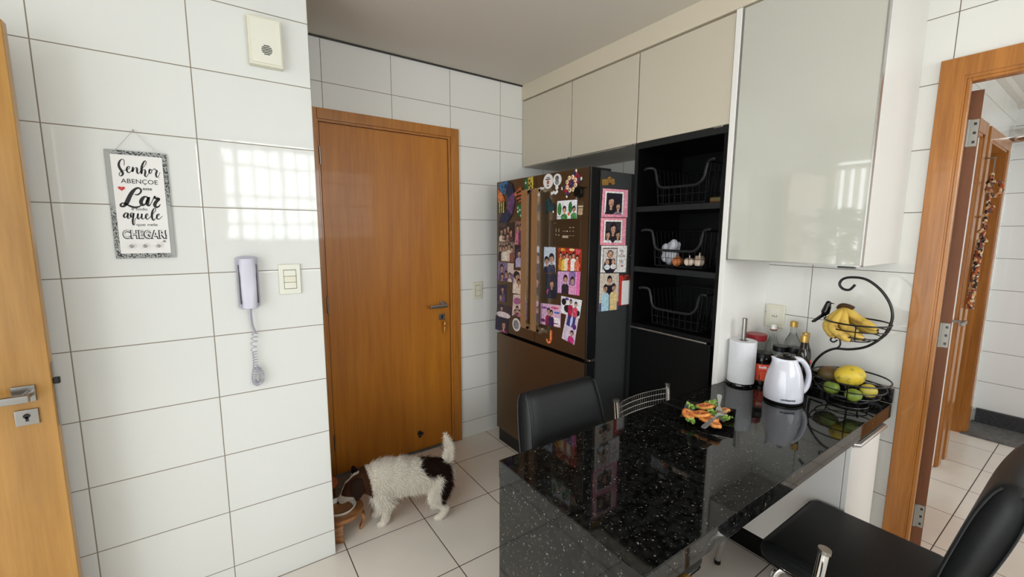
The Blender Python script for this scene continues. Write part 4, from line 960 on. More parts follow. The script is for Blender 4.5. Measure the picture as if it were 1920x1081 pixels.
STR = {"senhor": [[[-0.2434, 1.7531, 0.0021], [-0.2414, 1.7636, 0.0021], [-0.2425, 1.7722, 0.0026], [-0.247, 1.7735, 0.0031], [-0.2529, 1.7669, 0.0057], [-0.2565, 1.7553, 0.0078], [-0.2554, 1.7451, 0.0088], [-0.2515, 1.7359, 0.0088], [-0.2483, 1.7266, 0.0078], [-0.2509, 1.7195, 0.0057], [-0.2551, 1.7171, 0.0036], [-0.2581, 1.7206, 0.0026], [-0.257, 1.7259, 0.0026], [-0.2518, 1.7324, 0.0021], [-0.2442, 1.7365, 0.0021], [-0.2358, 1.7398, 0.0021], [-0.23, 1.7447, 0.0026], [-0.2289, 1.75, 0.0026], [-0.2322, 1.7506, 0.0036], [-0.2361, 1.745, 0.0057], [-0.2373, 1.738, 0.0062], [-0.2352, 1.7312, 0.0052], [-0.2313, 1.7301, 0.0031], [-0.2261, 1.7354, 0.0021], [-0.2221, 1.7428, 0.0021], [-0.2201, 1.7508, 0.0036], [-0.2214, 1.7428, 0.0067], [-0.2231, 1.7339, 0.0062], [-0.2165, 1.745, 0.0021], [-0.212, 1.7492, 0.0026], [-0.2096, 1.7456, 0.0062], [-0.2105, 1.735, 0.0067], [-0.209, 1.7284, 0.0041], [-0.2045, 1.7319, 0.0021], [-0.1973, 1.7449, 0.0021], [-0.1887, 1.7562, 0.0021], [-0.1836, 1.7673, 0.0026], [-0.1852, 1.7742, 0.0031], [-0.1905, 1.7684, 0.0057], [-0.1957, 1.7556, 0.0078], [-0.1981, 1.7431, 0.0078], [-0.1993, 1.7288, 0.0062], [-0.1948, 1.7416, 0.0021], [-0.1897, 1.7438, 0.0031], [-0.1882, 1.7368, 0.0067], [-0.1906, 1.7242, 0.0062], [-0.1876, 1.7191, 0.0031], [-0.1821, 1.7266, 0.0021], [-0.1761, 1.7396, 0.0026], [-0.1741, 1.7469, 0.0036], [-0.1773, 1.7422, 0.0052], [-0.1779, 1.7341, 0.0052], [-0.1746, 1.7317, 0.0031], [-0.1706, 1.7383, 0.0026], [-0.1714, 1.7453, 0.0026], [-0.1687, 1.7438, 0.0021], [-0.1619, 1.7497, 0.0021], [-0.1608, 1.7453, 0.0036], [-0.1561, 1.7421, 0.0062], [-0.1597, 1.732, 0.0067], [-0.1592, 1.7203, 0.0047], [-0.154, 1.7234, 0.0023], [-0.1478, 1.7383, 0.0018]], [[-0.1533, 1.7184, 0.0036], [-0.1525, 1.717, 0.0036]]], "lar": [[[-0.2239, 1.6563, 0.0031], [-0.2157, 1.6558, 0.0057], [-0.2074, 1.6634, 0.0062], [-0.2052, 1.6733, 0.0067], [-0.211, 1.6792, 0.0067], [-0.2195, 1.676, 0.0088], [-0.2286, 1.6649, 0.013], [-0.2366, 1.6503, 0.0145], [-0.2451, 1.6304, 0.0156], [-0.2499, 1.6214, 0.013], [-0.2559, 1.6141, 0.0078], [-0.2625, 1.6147, 0.0078], [-0.2627, 1.6209, 0.0067], [-0.2563, 1.6255, 0.0052], [-0.2498, 1.6231, 0.0052], [-0.2382, 1.6156, 0.0078], [-0.2262, 1.6116, 0.0093], [-0.2135, 1.6157, 0.0052], [-0.2059, 1.6232, 0.0026]], [[-0.1886, 1.6465, 0.0078], [-0.1953, 1.6506, 0.0062], [-0.2027, 1.6449, 0.0114], [-0.2087, 1.632, 0.013], [-0.2061, 1.6214, 0.0114], [-0.1989, 1.6235, 0.0052], [-0.1908, 1.6364, 0.0041], [-0.1855, 1.6493, 0.0078], [-0.1903, 1.6346, 0.013], [-0.1919, 1.6237, 0.0119], [-0.1873, 1.6194, 0.0062], [-0.1816, 1.6278, 0.0026], [-0.1748, 1.6426, 0.0031]], [[-0.1748, 1.6426, 0.0036], [-0.1682, 1.6538, 0.0052], [-0.1708, 1.6473, 0.0078], [-0.1624, 1.645, 0.0114], [-0.159, 1.6433, 0.0104], [-0.1669, 1.6339, 0.0119], [-0.1721, 1.6227, 0.0119], [-0.1684, 1.6147, 0.0093], [-0.161, 1.6177, 0.0052], [-0.1561, 1.6252, 0.0026]]], "aquele": [[[-0.2455, 1.5904, 0.0036], [-0.2524, 1.592, 0.0036], [-0.2582, 1.5826, 0.0067], [-0.2566, 1.5761, 0.0052], [-0.2513, 1.58, 0.0021], [-0.2462, 1.5904, 0.0062], [-0.2487, 1.5772, 0.0067], [-0.2456, 1.5726, 0.0026], [-0.2392, 1.5803, 0.0021], [-0.2326, 1.5908, 0.0026], [-0.2383, 1.5915, 0.0036], [-0.2404, 1.583, 0.0062], [-0.2387, 1.5775, 0.0041], [-0.2331, 1.5842, 0.0021], [-0.2311, 1.5917, 0.0052], [-0.2336, 1.5785, 0.0062], [-0.2363, 1.5634, 0.0067], [-0.2358, 1.5521, 0.0052], [-0.2322, 1.5522, 0.0026], [-0.2313, 1.5635, 0.0021], [-0.2285, 1.5711, 0.0021], [-0.2217, 1.5826, 0.0021], [-0.2196, 1.5911, 0.0057], [-0.222, 1.5788, 0.0062], [-0.2198, 1.5713, 0.0036], [-0.2115, 1.5829, 0.0021], [-0.2094, 1.5905, 0.0052], [-0.2113, 1.5772, 0.0062], [-0.2088, 1.5715, 0.0031], [-0.2017, 1.5774, 0.0021], [-0.1937, 1.5852, 0.0021], [-0.1947, 1.5909, 0.0031], [-0.1996, 1.5851, 0.0057], [-0.1996, 1.5756, 0.0057], [-0.1948, 1.5719, 0.0031], [-0.1833, 1.5855, 0.0021], [-0.1732, 1.5992, 0.0021], [-0.1709, 1.6088, 0.0026], [-0.1753, 1.6096, 0.0036], [-0.1808, 1.597, 0.0073], [-0.183, 1.5798, 0.0078], [-0.1802, 1.5683, 0.0052], [-0.1737, 1.5742, 0.0021], [-0.1637, 1.586, 0.0021], [-0.1618, 1.5909, 0.0026], [-0.1682, 1.5869, 0.0052], [-0.1698, 1.5762, 0.0057], [-0.164, 1.5725, 0.0031], [-0.1532, 1.5844, 0.0016]]]}
def stroke(bm, pts, y):
    n = len(pts); P = []
    for i in range(n-1):
        p0 = pts[max(i-1, 0)]; p1 = pts[i]; p2 = pts[i+1]; p3 = pts[min(i+2, n-1)]
        for j in range(4):
            s = j/4; P.append(tuple(.5*((2*p1[k])+(p2[k]-p0[k])*s+(2*p0[k]-5*p1[k]+4*p2[k]-p3[k])*s*s+(3*p1[k]-p0[k]-3*p2[k]+p3[k])*s**3) for k in range(3)))
    P.append(pts[-1]); prev = None
    for i, (x, z, w_) in enumerate(P):
        a = P[max(i-1, 0)]; b = P[min(i+1, len(P)-1)]; d = Vector((b[0]-a[0], b[1]-a[1]))
        if d.length < 1e-7: d = Vector((1, 0))
        d.normalize(); nx, nz = -d.y*w_*.5, d.x*w_*.5
        k = (bm.verts.new((x+nx, y, z+nz)), bm.verts.new((x-nx, y, z-nz)))
        if prev: bm.faces.new((prev[0], k[0], k[1], prev[1]))
        prev = k
bm = B(); yy = 2.0
for nm in STR:
    for q in STR[nm]: yy -= .00002; stroke(bm, [(a, b, max(c*.8, .0009)) for a, b, c in q], yy)
obj('script_lettering', bm, M['ink'], t)
bm = B()
add_text(bm, 'ABENÇOE', .0215, (-.2555, 1.9998, 1.694), (1, 0, 0), (0, 0, 1), width=.098)
add_text(bm, 'este', .014, (-.2005, 1.9998, 1.673), (1, 0, 0), (0, 0, 1), width=.025, bold=.0002)
add_text(bm, 'e todo', .014, (-.237, 1.9998, 1.602), (1, 0, 0), (0, 0, 1), width=.043)
add_text(bm, 'que nele', .014, (-.228, 1.9998, 1.548), (1, 0, 0), (0, 0, 1), width=.058)
obj('small_lettering', bm, M['ink'], t)
bm = B()
add_text(bm, 'CHEGAR!', .040, (-.267, 1.9996, 1.504), (1, 0, 0), (0, 0, 1), width=.122, bold=.0022)
add_text(bm, 'CHEGAR!', .040, (-.2662, 1.9990, 1.5048), (1, 0, 0), (0, 0, 1), width=.120, mi=1)
obj('outlined_lettering', bm, [M['ink'], M['paper']], t)
bm = B(); prism(bm, [(-.256+16*math.sin(a)**3/16*.0095, 1.9990, 1.675+(13*math.cos(a)-5*math.cos(2*a)-2*math.cos(3*a)-math.cos(4*a))/16*.0085) for a in [i*PI/12 for i in range(24)]], (0, .001, 0)); obj('heart', bm, M['red'], t)
bm = B(); box(bm, -.160, -.150, 1.9992, 2.0003, 1.4925, 1.4935); box(bm, -.158, -.152, 1.9992, 2.0003, 1.4945, 1.4965); tube(bm, [(-.161, 1.9995, 1.4915), (-.155, 1.9995, 1.4900), (-.149, 1.9995, 1.4915)], .0004, 4); obj('emblem', bm, M['ink'], t)
bm = B()
for x in (-.245, -.209, -.172): lathe(bm, (x, 2.001, 1.477), [(.0015, 0), (.0015, .008), (.0045, .009), (.0058, .013), (.0045, .017), (.001, .0185)], 14, axis=(0, -1, 0))
obj('key_knob', bm, M['satin'], t, True)
bm = B(); cyl(bm, (-.210, 2.012, 1.874), (-.210, 2.001, 1.876), .0014, 6); obj('nail', bm, M['satin'], t)
bm = B(); tube(bm, [(-.262, 2.004, 1.803), (-.210, 2.004, 1.874), (-.150, 2.004, 1.803)], .0007, 5); obj('hanging_string', bm, M['satin'], t)

t = thing('door_chime', 'cream square door chime box high on the tiled wall', 'door chime', (.21, 2.012, 2.165))
bm = B(); box(bm, .152, .268, 1.978, 2.012, 2.165, 2.342, .004, 2); obj('housing', bm, M['ivory'], t, True)
bm = B(); box(bm, .160, .262, 1.974, 1.979, 2.174, 2.335, .002, 2); c_ = obj('cover', bm, M['cream'], t, True)
bm = B()
for i in range(6):
    z = 2.222+(i-2.5)*.0062; h = math.sqrt(max(0, .0185**2-(z-2.222)**2)); box(bm, .212-h, .212+h, 1.9735, 1.9745, z-.0017, z+.0017)
obj('grille', bm, M['blackpl'], c_)

t = thing('intercom_phone', 'lilac grey intercom handset on the tiled wall', 'intercom', (.094, 2.012, 1.22))
def shield(x0, x1, z0, z1, y0, y1, r=.008, top=.006):
    bm = B(); P = []
    P += [(x0+r*1.6, y1, z0), (x1-r*1.6, y1, z0), (x1, y1, z0+r*1.4), (x1, y1, z1-r)]
    n = 8
    for i in range(n+1):
        s = i/n; P.append((x1-(x1-x0)*s, y1, z1-r*.3+top*math.sin(PI*s)))
    P += [(x0, y1, z1-r), (x0, y1, z0+r*1.4)]
    prism(bm, P, (0, y0-y1, 0), bev=.003); return bm
obj('base', shield(.056, .131, 1.222, 1.430, 1.985, 2.012), M['greyplastic2'], t, True)
bm = B(); prev = None
for i in range(13):
    s = i/12; z = 1.228+.196*s; w_ = .026+.004*math.sin(PI*s)+(.002 if s > .7 else 0); d = .020+.018*(abs(2*s-1)**1.5)
    k = [bm.verts.new((.094+w_*math.cos(a), 1.985-d*max(0, math.sin(a))**.55 if math.sin(a) > 0 else 1.985, z)) for a in [PI*j/9 for j in range(10)]]
    if prev: bridge(bm, prev, k)
    else: cap(bm, k[::-1])
    prev = k
cap(bm, prev); obj('handset', bm, M['greyplastic'], t, True)
bm = B()
for x in (.064, .124): box(bm, x-.0015, x+.0015, 1.970, 1.986, 1.245, 1.40)
obj('side_gap', bm, mat('phone gap', (70, 68, 78), .6), t)
P = bez([(.092, 1.985, 1.228), (.091, 1.984, 1.19), (.094, 1.986, 1.15), (.104, 1.990, 1.118)], 5)
bm = B(); tube(bm, P, .0030, 8); tube(bm, [p+Vector((.006, .004, 0)) for p in P], .0022, 8)
obj('straight_cord', bm, M['greyplastic2'], t, True)
axis_ = bez([(.104, 1.990, 1.118), (.100, 1.990, 1.095), (.096, 1.990, 1.06), (.098, 1.990, 1.02), (.096, 1.990, .98), (.090, 1.990, .945), (.090, 1.990, .918), (.100, 1.990, .905), (.114, 1.990, .915), (.118, 1.990, .942), (.108, 1.990, .965), (.098, 1.990, .975)], 16)
P = []
for i, p in enumerate(axis_):
    q = axis_[min(i+1, len(axis_)-1)]; d = (q-axis_[max(i-1, 0)]).normalized(); v = Vector((0, 1, 0)); u = d.cross(v).normalized()
    k = i/len(axis_); rr_ = .0105 if k < .22 else .0082
    a = (i*(.62 if k < .22 else 1.45))
    for s in range(2):
        aa = a+s*(.31 if k < .22 else .72); P.append(p.lerp(q, s/2)+u*rr_*math.cos(aa)+v*rr_*math.sin(aa))
bm = B(); tube(bm, P, .0017, 5); obj('coiled_cord', bm, M['greyplastic2'], t, 'all')

def switch(label, x0, x1, z0, z1, y, n=3, m='cream', m2='ivory'):
    t = thing('light_switch', label, 'light switch', ((x0+x1)/2, y, z0), 'white light switches')
    bm = B(); box(bm, x0, x1, y-.011, y, z0, z1, .004, 3); obj('plate', bm, M[m], t, True)
    cx = (x0+x1)/2; w_ = (x1-x0)*.27; h = (z1-z0)*.31; cz = (z0+z1)/2
    bm = B(); box(bm, cx-w_-.0015, cx+w_+.0015, y-.0117, y-.010, cz-h-.0015, cz+h+.0015); obj('gap', bm, M['greyink'], t)
    for i in range(n):
        a = cz-h+2*h*i/n; bm = B(); box(bm, cx-w_, cx+w_, y-.0145, y-.010, a+.0008, a+2*h/n-.0008, .0012, 1); obj('rocker', bm, M[m2 if i == 1 and m == 'cream' else m], t, True)
    return t
switch('white triple light switch on the tiled wall right of the intercom', .204, .287, 1.268, 1.394, YA)
switch('small cream light switch on the far wall between door and refrigerator', 1.515, 1.592, 1.046, 1.172, YB, 2, 'ivory')

# ------------------------------------------------------------------ power outlet by the worktop
t = thing('power_outlet', 'cream power outlet on the tiles above the oil bottles', 'outlet', (XC, 1.016, 1.045))
bm = B(); box(bm, XC-.012, XC, .970, 1.060, 1.046, 1.166, .005, 3); obj('plate', bm, M['ivory'], t, True)
bm = B(); box(bm, XC-.0135, XC-.011, .990, 1.040, 1.066, 1.146, .001, 1); obj('insert', bm, M['cream'], t)
bm = B(); prism(bm, [(XC-.0145, 1.015+a*.019, 1.107+b*.011) for a, b in ((-1, 0), (-.55, 1), (.55, 1), (1, 0), (.55, -1), (-.55, -1))], (.002, 0, 0))
for y in (-.009, 0, .009): ball(bm, (XC-.0148, 1.015+y, 1.107-(.003 if y == 0 else 0)), .0026, 8, mi=1)
obj('socket', bm, [M['ivory'], M['blackpl']], t)

# ------------------------------------------------------------------ wire baskets in the niche
def wire_basket(label, zb):
    t = thing('wire_basket', label, 'basket', (2.13, 1.35, zb), 'black wire baskets in the tall cabinet')
    yl, yr = 1.495, 1.205; xf, xb = 1.985, 2.30; h = .185
    def tap(y, z, k=.10): return 1.35+(y-1.35)*(1+k*(z-zb)/h)
    bm = B()
    # front band dips in the middle, its ends flare out as handles
    front = bez([(xf-.012, 1.572, zb+.200), (xf-.012, 1.545, zb+.205), (xf, 1.515, zb+.198), (xf, 1.502, zb+.165), (xf, 1.49, zb+.12), (xf, 1.465, zb+.098), (xf, 1.40, zb+.094), (xf, 1.30, zb+.094), (xf, 1.255, zb+.098), (xf, 1.225, zb+.125), (xf, 1.215, zb+.165), (xf, 1.205, zb+.198), (xf-.012, 1.175, zb+.207), (xf-.012, 1.165, zb+.202)], 4)
    tube(bm, front, .0075, 8)
    obj('front_band', bm, M['bandgrey'], t, True)
    bm = B()
    for a, b in (((xf, 1.515, zb+.198), (xb, 1.515, zb+.198)), ((xf, 1.195, zb+.198), (xb, 1.195, zb+.198)), ((xb, 1.515, zb+.198), (xb, 1.195, zb+.198))): tube(bm, [a, b], .004, 6)
    obj('rim', bm, M['blackwire'], t, True)
    bm = B(); r_ = .0014
    for i in range(9):
        y = 1.485-i*.27/8; ztop = zb+.094 if 1 <= i <= 7 else zb+.165
        tube(bm, [(xf+.001, tap(y, ztop, .05), ztop), (xf+.004, y, zb+.012), (xf+.02, y, zb+.005), (xb-.02, y, zb+.005), (xb-.004, y, zb+.012), (xb, tap(y, zb+.198), zb+.198)], r_, 5)
    for i in range(9):
        x = xf+.01+i*.285/8
        tube(bm, [(x, 1.515, zb+.198), (x, 1.490, zb+.010), (x, 1.215, zb+.010), (x, 1.195, zb+.198)], r_, 5)
    for z in (.012, .055): 
        P = [(xf+.002, tap(1.49, zb+z), zb+z), (xf+.002, tap(1.21, zb+z), zb+z), (xb, tap(1.21, zb+z), zb+z), (xb, tap(1.49, zb+z), zb+z)]
        tube(bm, P+[P[0]], r_, 5)
    obj('wires', bm, M['wiregrey'], t, True)
wire_basket('empty black wire basket on the top shelf of the black cabinet', 1.677)
wire_basket('black wire basket holding onions and garlic on the middle shelf', 1.345)
wire_basket('black wire basket on the lowest shelf of the black cabinet', 1.021)
bm = B(); rr = random.Random(5)
for i in range(22): ball(bm, (2.05+rr.uniform(-.02, .03), 1.43+rr.uniform(-.035, .03), 1.385+rr.uniform(0, .085)), rr.uniform(.014, .026), 8, sc=(.9, 1, 1.3))
tag(obj('plastic_bag', bm, M['bag']), 'crumpled white plastic bag in the middle wire basket', 'bag')
for lab, (x, y, z), r_, mm in (('orange brown onion at the front of the middle basket', (2.02, 1.372, 1.382), .026, 'onion'),):
    bm = B(); lathe(bm, (x, y, z-r_), [(.004, 0), (r_*.7, .006), (r_, r_*.9), (r_*.8, r_*1.5), (r_*.3, r_*1.9), (.003, r_*2.4)], 18); tag(obj('onion', bm, M[mm], smooth='all'), lab, 'onion')
bm = B(); ball(bm, (2.075, 1.395, 1.378), .026, 14, sc=(1, 1, .9)); tag(obj('onion', bm, M['onion'], smooth='all'), 'second onion half hidden behind the plastic bag', 'onion')
for k, (x, y, z, r_) in enumerate([(2.02, 1.300, 1.384, .026), (2.03, 1.250, 1.386, .028), (2.08, 1.28, 1.395, .027)]):
    t = thing('garlic_bulb', ['leftmost garlic bulb in the middle wire basket', 'rightmost garlic bulb in the middle wire basket', 'garlic bulb behind the two others in the middle basket'][k], 'garlic', (x, y, z-r_), 'garlic bulbs in the middle basket')
    bm = B()
    for i in range(7):
        a = i*2*PI/7; ball(bm, (x+r_*.45*math.cos(a), y+r_*.45*math.sin(a), z), r_*.62, 8, sc=(.9, .9, 1.25))
    obj('cloves', bm, M['garlic'], t, 'all')
    bm = B(); cyl(bm, (x, y, z+r_*.5), (x+.003, y, z+r_*1.3), .005, 8, r2=.003); obj('stem', bm, M['garlic'], t, True)
bm = B(); box(bm, 2.00, 2.10, 1.135, 1.20, 1.70, 1.73, .01, 3); tag(obj('bundle', bm, M['avocado'], smooth=True), 'small dark bundle beside the top wire basket', 'bundle')
bpy.data.objects['bundle'].location.z = 1.677

# ------------------------------------------------------------------ things on the worktop
DH = Vector((.823, -.568, 0)); DF = Vector((-.568, -.823, 0))     # to the photo's right, and towards the camera
t = thing('paper_towel_holder', 'steel pole paper towel holder standing by the white side panel', 'holder', (2.045, 1.006, ZT))
bm = B(); lathe(bm, (2.045, 1.006, ZT), [(.062, 0), (.064, .004), (.062, .012), (.02, .014)], 32); obj('base', bm, M['blackgloss'], t, True)
bm = B(); cyl(bm, (2.045, 1.006, ZT+.01), (2.045, 1.006, 1.127), .0105, 18); lathe(bm, (2.045, 1.006, 1.125), [(.0115, 0), (.0115, .006), (.008, .008)], 18); obj('pole', bm, M['satin'], t, True)
bm = B(); n = 48; prof = []
R0 = .0590
def rr_(a, z): return R0+.0006*math.sin(7*a+z*40)+.0005*math.sin(23*a)
prev = None
rings = [(.020, .0), (None, .0), (None, .004), (None, .07), (None, .14), (None, .197), (None, .201), (.020, .201), (.020, .0)]
for ri, h in rings:
    k = [bm.verts.new((2.045+(ri or rr_(2*PI*i/n, h))*math.cos(2*PI*i/n), 1.006+(ri or rr_(2*PI*i/n, h))*math.sin(2*PI*i/n), ZT+.0145+h)) for i in range(n)]
    if prev: bridge(bm, prev, k)
    prev = k
tag(obj('paper_towel_roll', bm, M['towel'], smooth=True), 'white paper towel roll on the steel pole holder', 'paper towel')

# electric-style thermal jug
K = Vector((1.985, .792, ZT))
t = thing('thermal_jug', 'white plastic thermal jug with handle and black base on the worktop', 'jug', K)
bm = B(); lathe(bm, K, [(.066, 0), (.073, .003), (.0745, .012), (.074, .013)], 36); obj('base', bm, M['blackpl'], t, True)
bm = B(); lathe(bm, K, [(.0735, .0125), (.0755, .018), (.0755, .045), (.0725, .085), (.0655, .125), (.0545, .160), (.0450, .180), (.0415, .188), (.0420, .192), (.0390, .192), (.0380, .186)], 40, capends=False)
# spout pulled out on the left of the rim
for v in bm.verts:
    h = v.co.z-K.z; d = (v.co-K); d.z = 0
    if h > .165 and d.length > 1e-4:
        c_ = max(0, d.normalized().dot(-DH)); f = (c_**14)*(h-.165)/.027
        v.co += -DH*.024*f+Vector((0, 0, .008*f))
obj('body', bm, M['kettle'], t, 'all')
bm = B(); lathe(bm, K+Vector((0, 0, .186)), [(.038, 0), (.037, .006), (.030, .012), (.016, .015)], 28); lathe(bm, K+Vector((0, 0, .198))+DH*.004, [(.015, 0), (.017, .006), (.014, .013), (.004, .016)], 20); obj('lid', bm, M['blackpl'], t, True)
hp = bez([K+DH*.034+Vector((0, 0, .186)), K+DH*.062+Vector((0, 0, .183)), K+DH*.088+Vector((0, 0, .158)), K+DH*.105+Vector((0, 0, .118)), K+DH*.103+Vector((0, 0, .078)), K+DH*.090+Vector((0, 0, .050)), K+DH*.070+Vector((0, 0, .036))], 6)
bm = B(); tube(bm, hp, [.0095+.003*abs(2*i/(len(hp)-1)-1) for i in range(len(hp))], 12, flat=1.35, up=DF); obj('handle', bm, M['kettle'], t, 'all')
bm = B(); me = text_mesh('unitermi', .0135, bold=.0004, depth=.0003)
xs = [v.co.x for v in me.vertices]; x0, x1 = min(xs), max(xs)
for v in me.vertices:
    s = (v.co.x-x0)/(x1-x0); a = -.66+s*.72; rad = .0758+v.co.z
    dirv = DF*math.cos(a)+DH*math.sin(a); p = K+dirv*rad; v.co = Vector((p.x, p.y, K.z+.024+v.co.y))
bm.from_mesh(me); obj('lettering', bm, M['ink'], t)

def jar(name, label, c, r, h, lidm, content, fill=.6, label_part=None, lidh=.022, group=None):
    c = Vector(c)
    t = thing(name, label, 'jar', c, group)
    bm = B(); lathe(bm, c, [(r*.9, 0), (r, .005), (r, h-.02), (r*.86, h-.006), (r*.86, h)], 28); obj('glass_body', bm, M['glass'], t, True)
    bm = B(); lathe(bm, c+Vector((0, 0, .004)), [(r*.86, 0), (r*.93, .004), (r*.93, (h-.02)*fill)], 24); obj('contents', bm, M[content], t, True)
    bm = B(); lathe(bm, c+Vector((0, 0, h-.004)), [(r*.98, 0), (r*1.03, .002), (r*1.03, lidh-.003), (r*.96, lidh)], 28); obj('lid', bm, M[lidm], t, True)
    if label_part:
        bm = B(); z0, z1, a0, a1 = label_part; n = 14; pa = None
        for i in range(n+1):
            a = a0+(a1-a0)*i/n; d = DF*math.cos(a)+DH*math.sin(a)
            k = [bm.verts.new(c+d*(r+.0008)+Vector((0, 0, z0))), bm.verts.new(c+d*(r+.0008)+Vector((0, 0, z1)))]
            if pa: bm.faces.new((pa[0], k[0], k[1], pa[1]))
            pa = k
        lb = obj('jar_label', bm, M['orangelabel'], t)
        return t, lb
    return t
c = Vector((2.132, .952, ZT))
t, lb = jar('spice_jar', 'spice jar with black lid and orange red label beside the towel roll', c, .041, .138, 'blackpl', 'amber', .8, (.025, .105, -1.15, .75))
def curved_text(s, size, c, r, a0, a1, z, m, par, name, bold=0.):
    me = text_mesh(s, size, bold=bold, depth=.0002); xs = [v.co.x for v in me.vertices]; x0, x1 = min(xs), max(xs)
    for v in me.vertices:
        a = a0+(v.co.x-x0)/(x1-x0)*(a1-a0); d = DF*math.cos(a)+DH*math.sin(a); p = c+d*(r+.0014+v.co.z); v.co = Vector((p.x, p.y, c.z+z+v.co.y))
    bm = B(); bm.from_mesh(me); obj(name, bm, m, par)
curved_text('Swift', .019, c, .041, -.85, -.05, .085, M['paper'], lb, 'brand_lettering', .0006)
bm = B(); P = []
for i in range(20):
    a = -.38+.55*max(-1, min(1, 1.25*math.cos(2*PI*i/20))); z = .048+.026*max(-1, min(1, 1.25*math.sin(2*PI*i/20))); d = DF*math.cos(a+.15)+DH*math.sin(a+.15); P.append(bm.verts.new(c+d*.0422+Vector((0, 0, z))))
bm.faces.new(P); obj('black_panel', bm, M['ink'], lb)
jar('storage_jar', 'glass jar with dark red lid behind the paper towel roll', (2.192, 1.016, ZT), .046, .200, 'redlid', 'clearfill', .62, lidh=.030)
jar('storage_jar', 'black lidded jar behind the thermal jug, nearer the outlet', (2.187, .897, ZT), .034, .170, 'blackpl', 'amber', .8, lidh=.026)
jar('storage_jar', 'black lidded jar behind the thermal jug, nearer the dark bottles', (2.195, .843, ZT), .0265, .172, 'blackpl', 'amber', .8, lidh=.028)
def bottle(label, c, prof, m, capm, caprof, fillm=None, extra=None):
    t = thing('bottle', label, 'bottle', c); c = Vector(c)
    bm = B(); lathe(bm, c, prof, 28); obj('glass_body', bm, M[m], t, True)
    bm = B(); lathe(bm, c, caprof, 22); obj('cap', bm, M[capm], t, True)
    if fillm:
        bm = B(); lathe(bm, c+Vector((0, 0, .003)), [(r_*.9, h) for r_, h in prof if h < .11], 22); obj('contents', bm, M[fillm], t, True)
    return t
t = bottle('clear swing top bottle with a white stopper below the outlet', (2.268, .972, ZT), [(.030, 0), (.034, .005), (.034, .13), (.028, .165), (.016, .205), (.013, .22), (.013, .236), (.016, .240), (.016, .246)], 'glass', 'ceramic', [(.014, .247), (.015, .252), (.013, .266), (.006, .272)], 'clearfill')
bm = B(); cyl(bm, (2.268, .972, ZT+.243), (2.268, .972, ZT+.249), .0155, 16); obj('gasket', bm, M['onion'], t, True)
bm = B()
for s in (-1, 1):
    o_ = DH*.017*s; cc = Vector((2.268, .972, ZT))
    tube(bm, bez([cc+o_*.3+Vector((0, 0, .262)), cc+o_+Vector((0, 0, .258)), cc+o_*1.05+Vector((0, 0, .235)), cc+o_*1.15+DF*.01+Vector((0, 0, .212)), cc+o_*.9+Vector((0, 0, .222))], 4), .0014, 6)
obj('wire_clamp', bm, M['alu'], t, True)
bm = B(); P = []
for i in range(16):
    a = -.1+.42*math.cos(2*PI*i/16); d = DF*math.cos(a)+DH*math.sin(a); P.append(bm.verts.new(Vector((2.268, .972, ZT+.125+.015*math.sin(2*PI*i/16)))+d*.0352))
bm.faces.new(P); obj('round_label', bm, M['ink'], t)
bottle('clear glass bottle with gold screw cap behind the black lidded jars', (2.290, .892, ZT), [(.032, 0), (.035, .005), (.035, .175), (.030, .205), (.016, .235), (.0135, .245), (.0135, .278)], 'glass', 'gold', [(.0165, .272), (.0168, .275), (.0168, .297), (.014, .300)], 'amber')
t = bottle('dark oil bottle with gold cap, nearer of two beside the fruit stand', (2.142, .787, ZT), [(.025, 0), (.028, .004), (.028, .150), (.0255, .180), (.015, .206), (.0135, .215), (.0135, .245)], 'oil', 'gold', [(.0155, .240), (.0158, .243), (.0158, .268), (.0135, .271)])
bm = B(); ball(bm, Vector((2.142, .787, ZT+.150))+DH*.024+DF*.008, .010, 8); obj('red_mark', bm, M['red'], t, True)
bottle('dark oil bottle with gold cap behind its twin', (2.262, .826, ZT), [(.024, 0), (.027, .004), (.027, .150), (.024, .180), (.015, .206), (.0135, .215), (.0135, .235)], 'oil', 'gold', [(.0155, .230), (.0158, .233), (.0158, .256), (.0135, .260)])

# ------------------------------------------------------------------ two tier fruit stand
t = thing('fruit_stand', 'black wire two tier fruit stand with curled hook on the worktop', 'fruit stand', (2.15, .61, ZT))
post = bez([(2.15, y, z) for y, z in [(.748, .835), (.752, .88), (.751, .932), (.740, .967), (.712, 1.008), (.674, 1.036), (.626, 1.044), (.58, 1.061), (.547, 1.086), (.516, 1.126), (.499, 1.174), (.497, 1.218), (.512, 1.265), (.546, 1.313), (.593, 1.347), (.643, 1.351), (.672, 1.340), (.681, 1.318), (.668, 1.300), (.645, 1.298), (.627, 1.321)]], 6)
bm = B(); tube(bm, post, .0052, 10); obj('curved_post', bm, M['blackwire'], t, 'all')
bm = B(); tube(bm, bez([(2.15, y, z) for y, z in [(.690, 1.028), (.664, 1.043), (.656, 1.061), (.663, 1.084), (.683, 1.088), (.693, 1.071), (.681, 1.064), (.668, 1.076)]], 5), .0036, 8); obj('scroll', bm, M['blackwire'], t, 'all')
def circ(cx, cy, z, r, n=40): return [(cx+r*math.cos(2*PI*i/n), cy+r*math.sin(2*PI*i/n), z) for i in range(n)]
def bowl(name, cy, rows, wires=12):
    bm = B()
    for i, (r_, z) in enumerate(rows): tube(bm, circ(2.15, cy, z, r_), .0034 if i == 0 else .0024, 8, closed=True)
    for k in range(wires):
        a = 2*PI*k/wires+.26; tube(bm, bez([(2.15+r_*math.cos(a), cy+r_*math.sin(a), z) for r_, z in rows]+[(2.15, cy, rows[-1][1]-.002)], 3), .0020, 6)
    return obj(name, bm, M['blackwire'], t, True)
bowl('upper_basket', .607, [(.111, 1.168), (.103, 1.140), (.086, 1.112), (.050, 1.092)], 4)
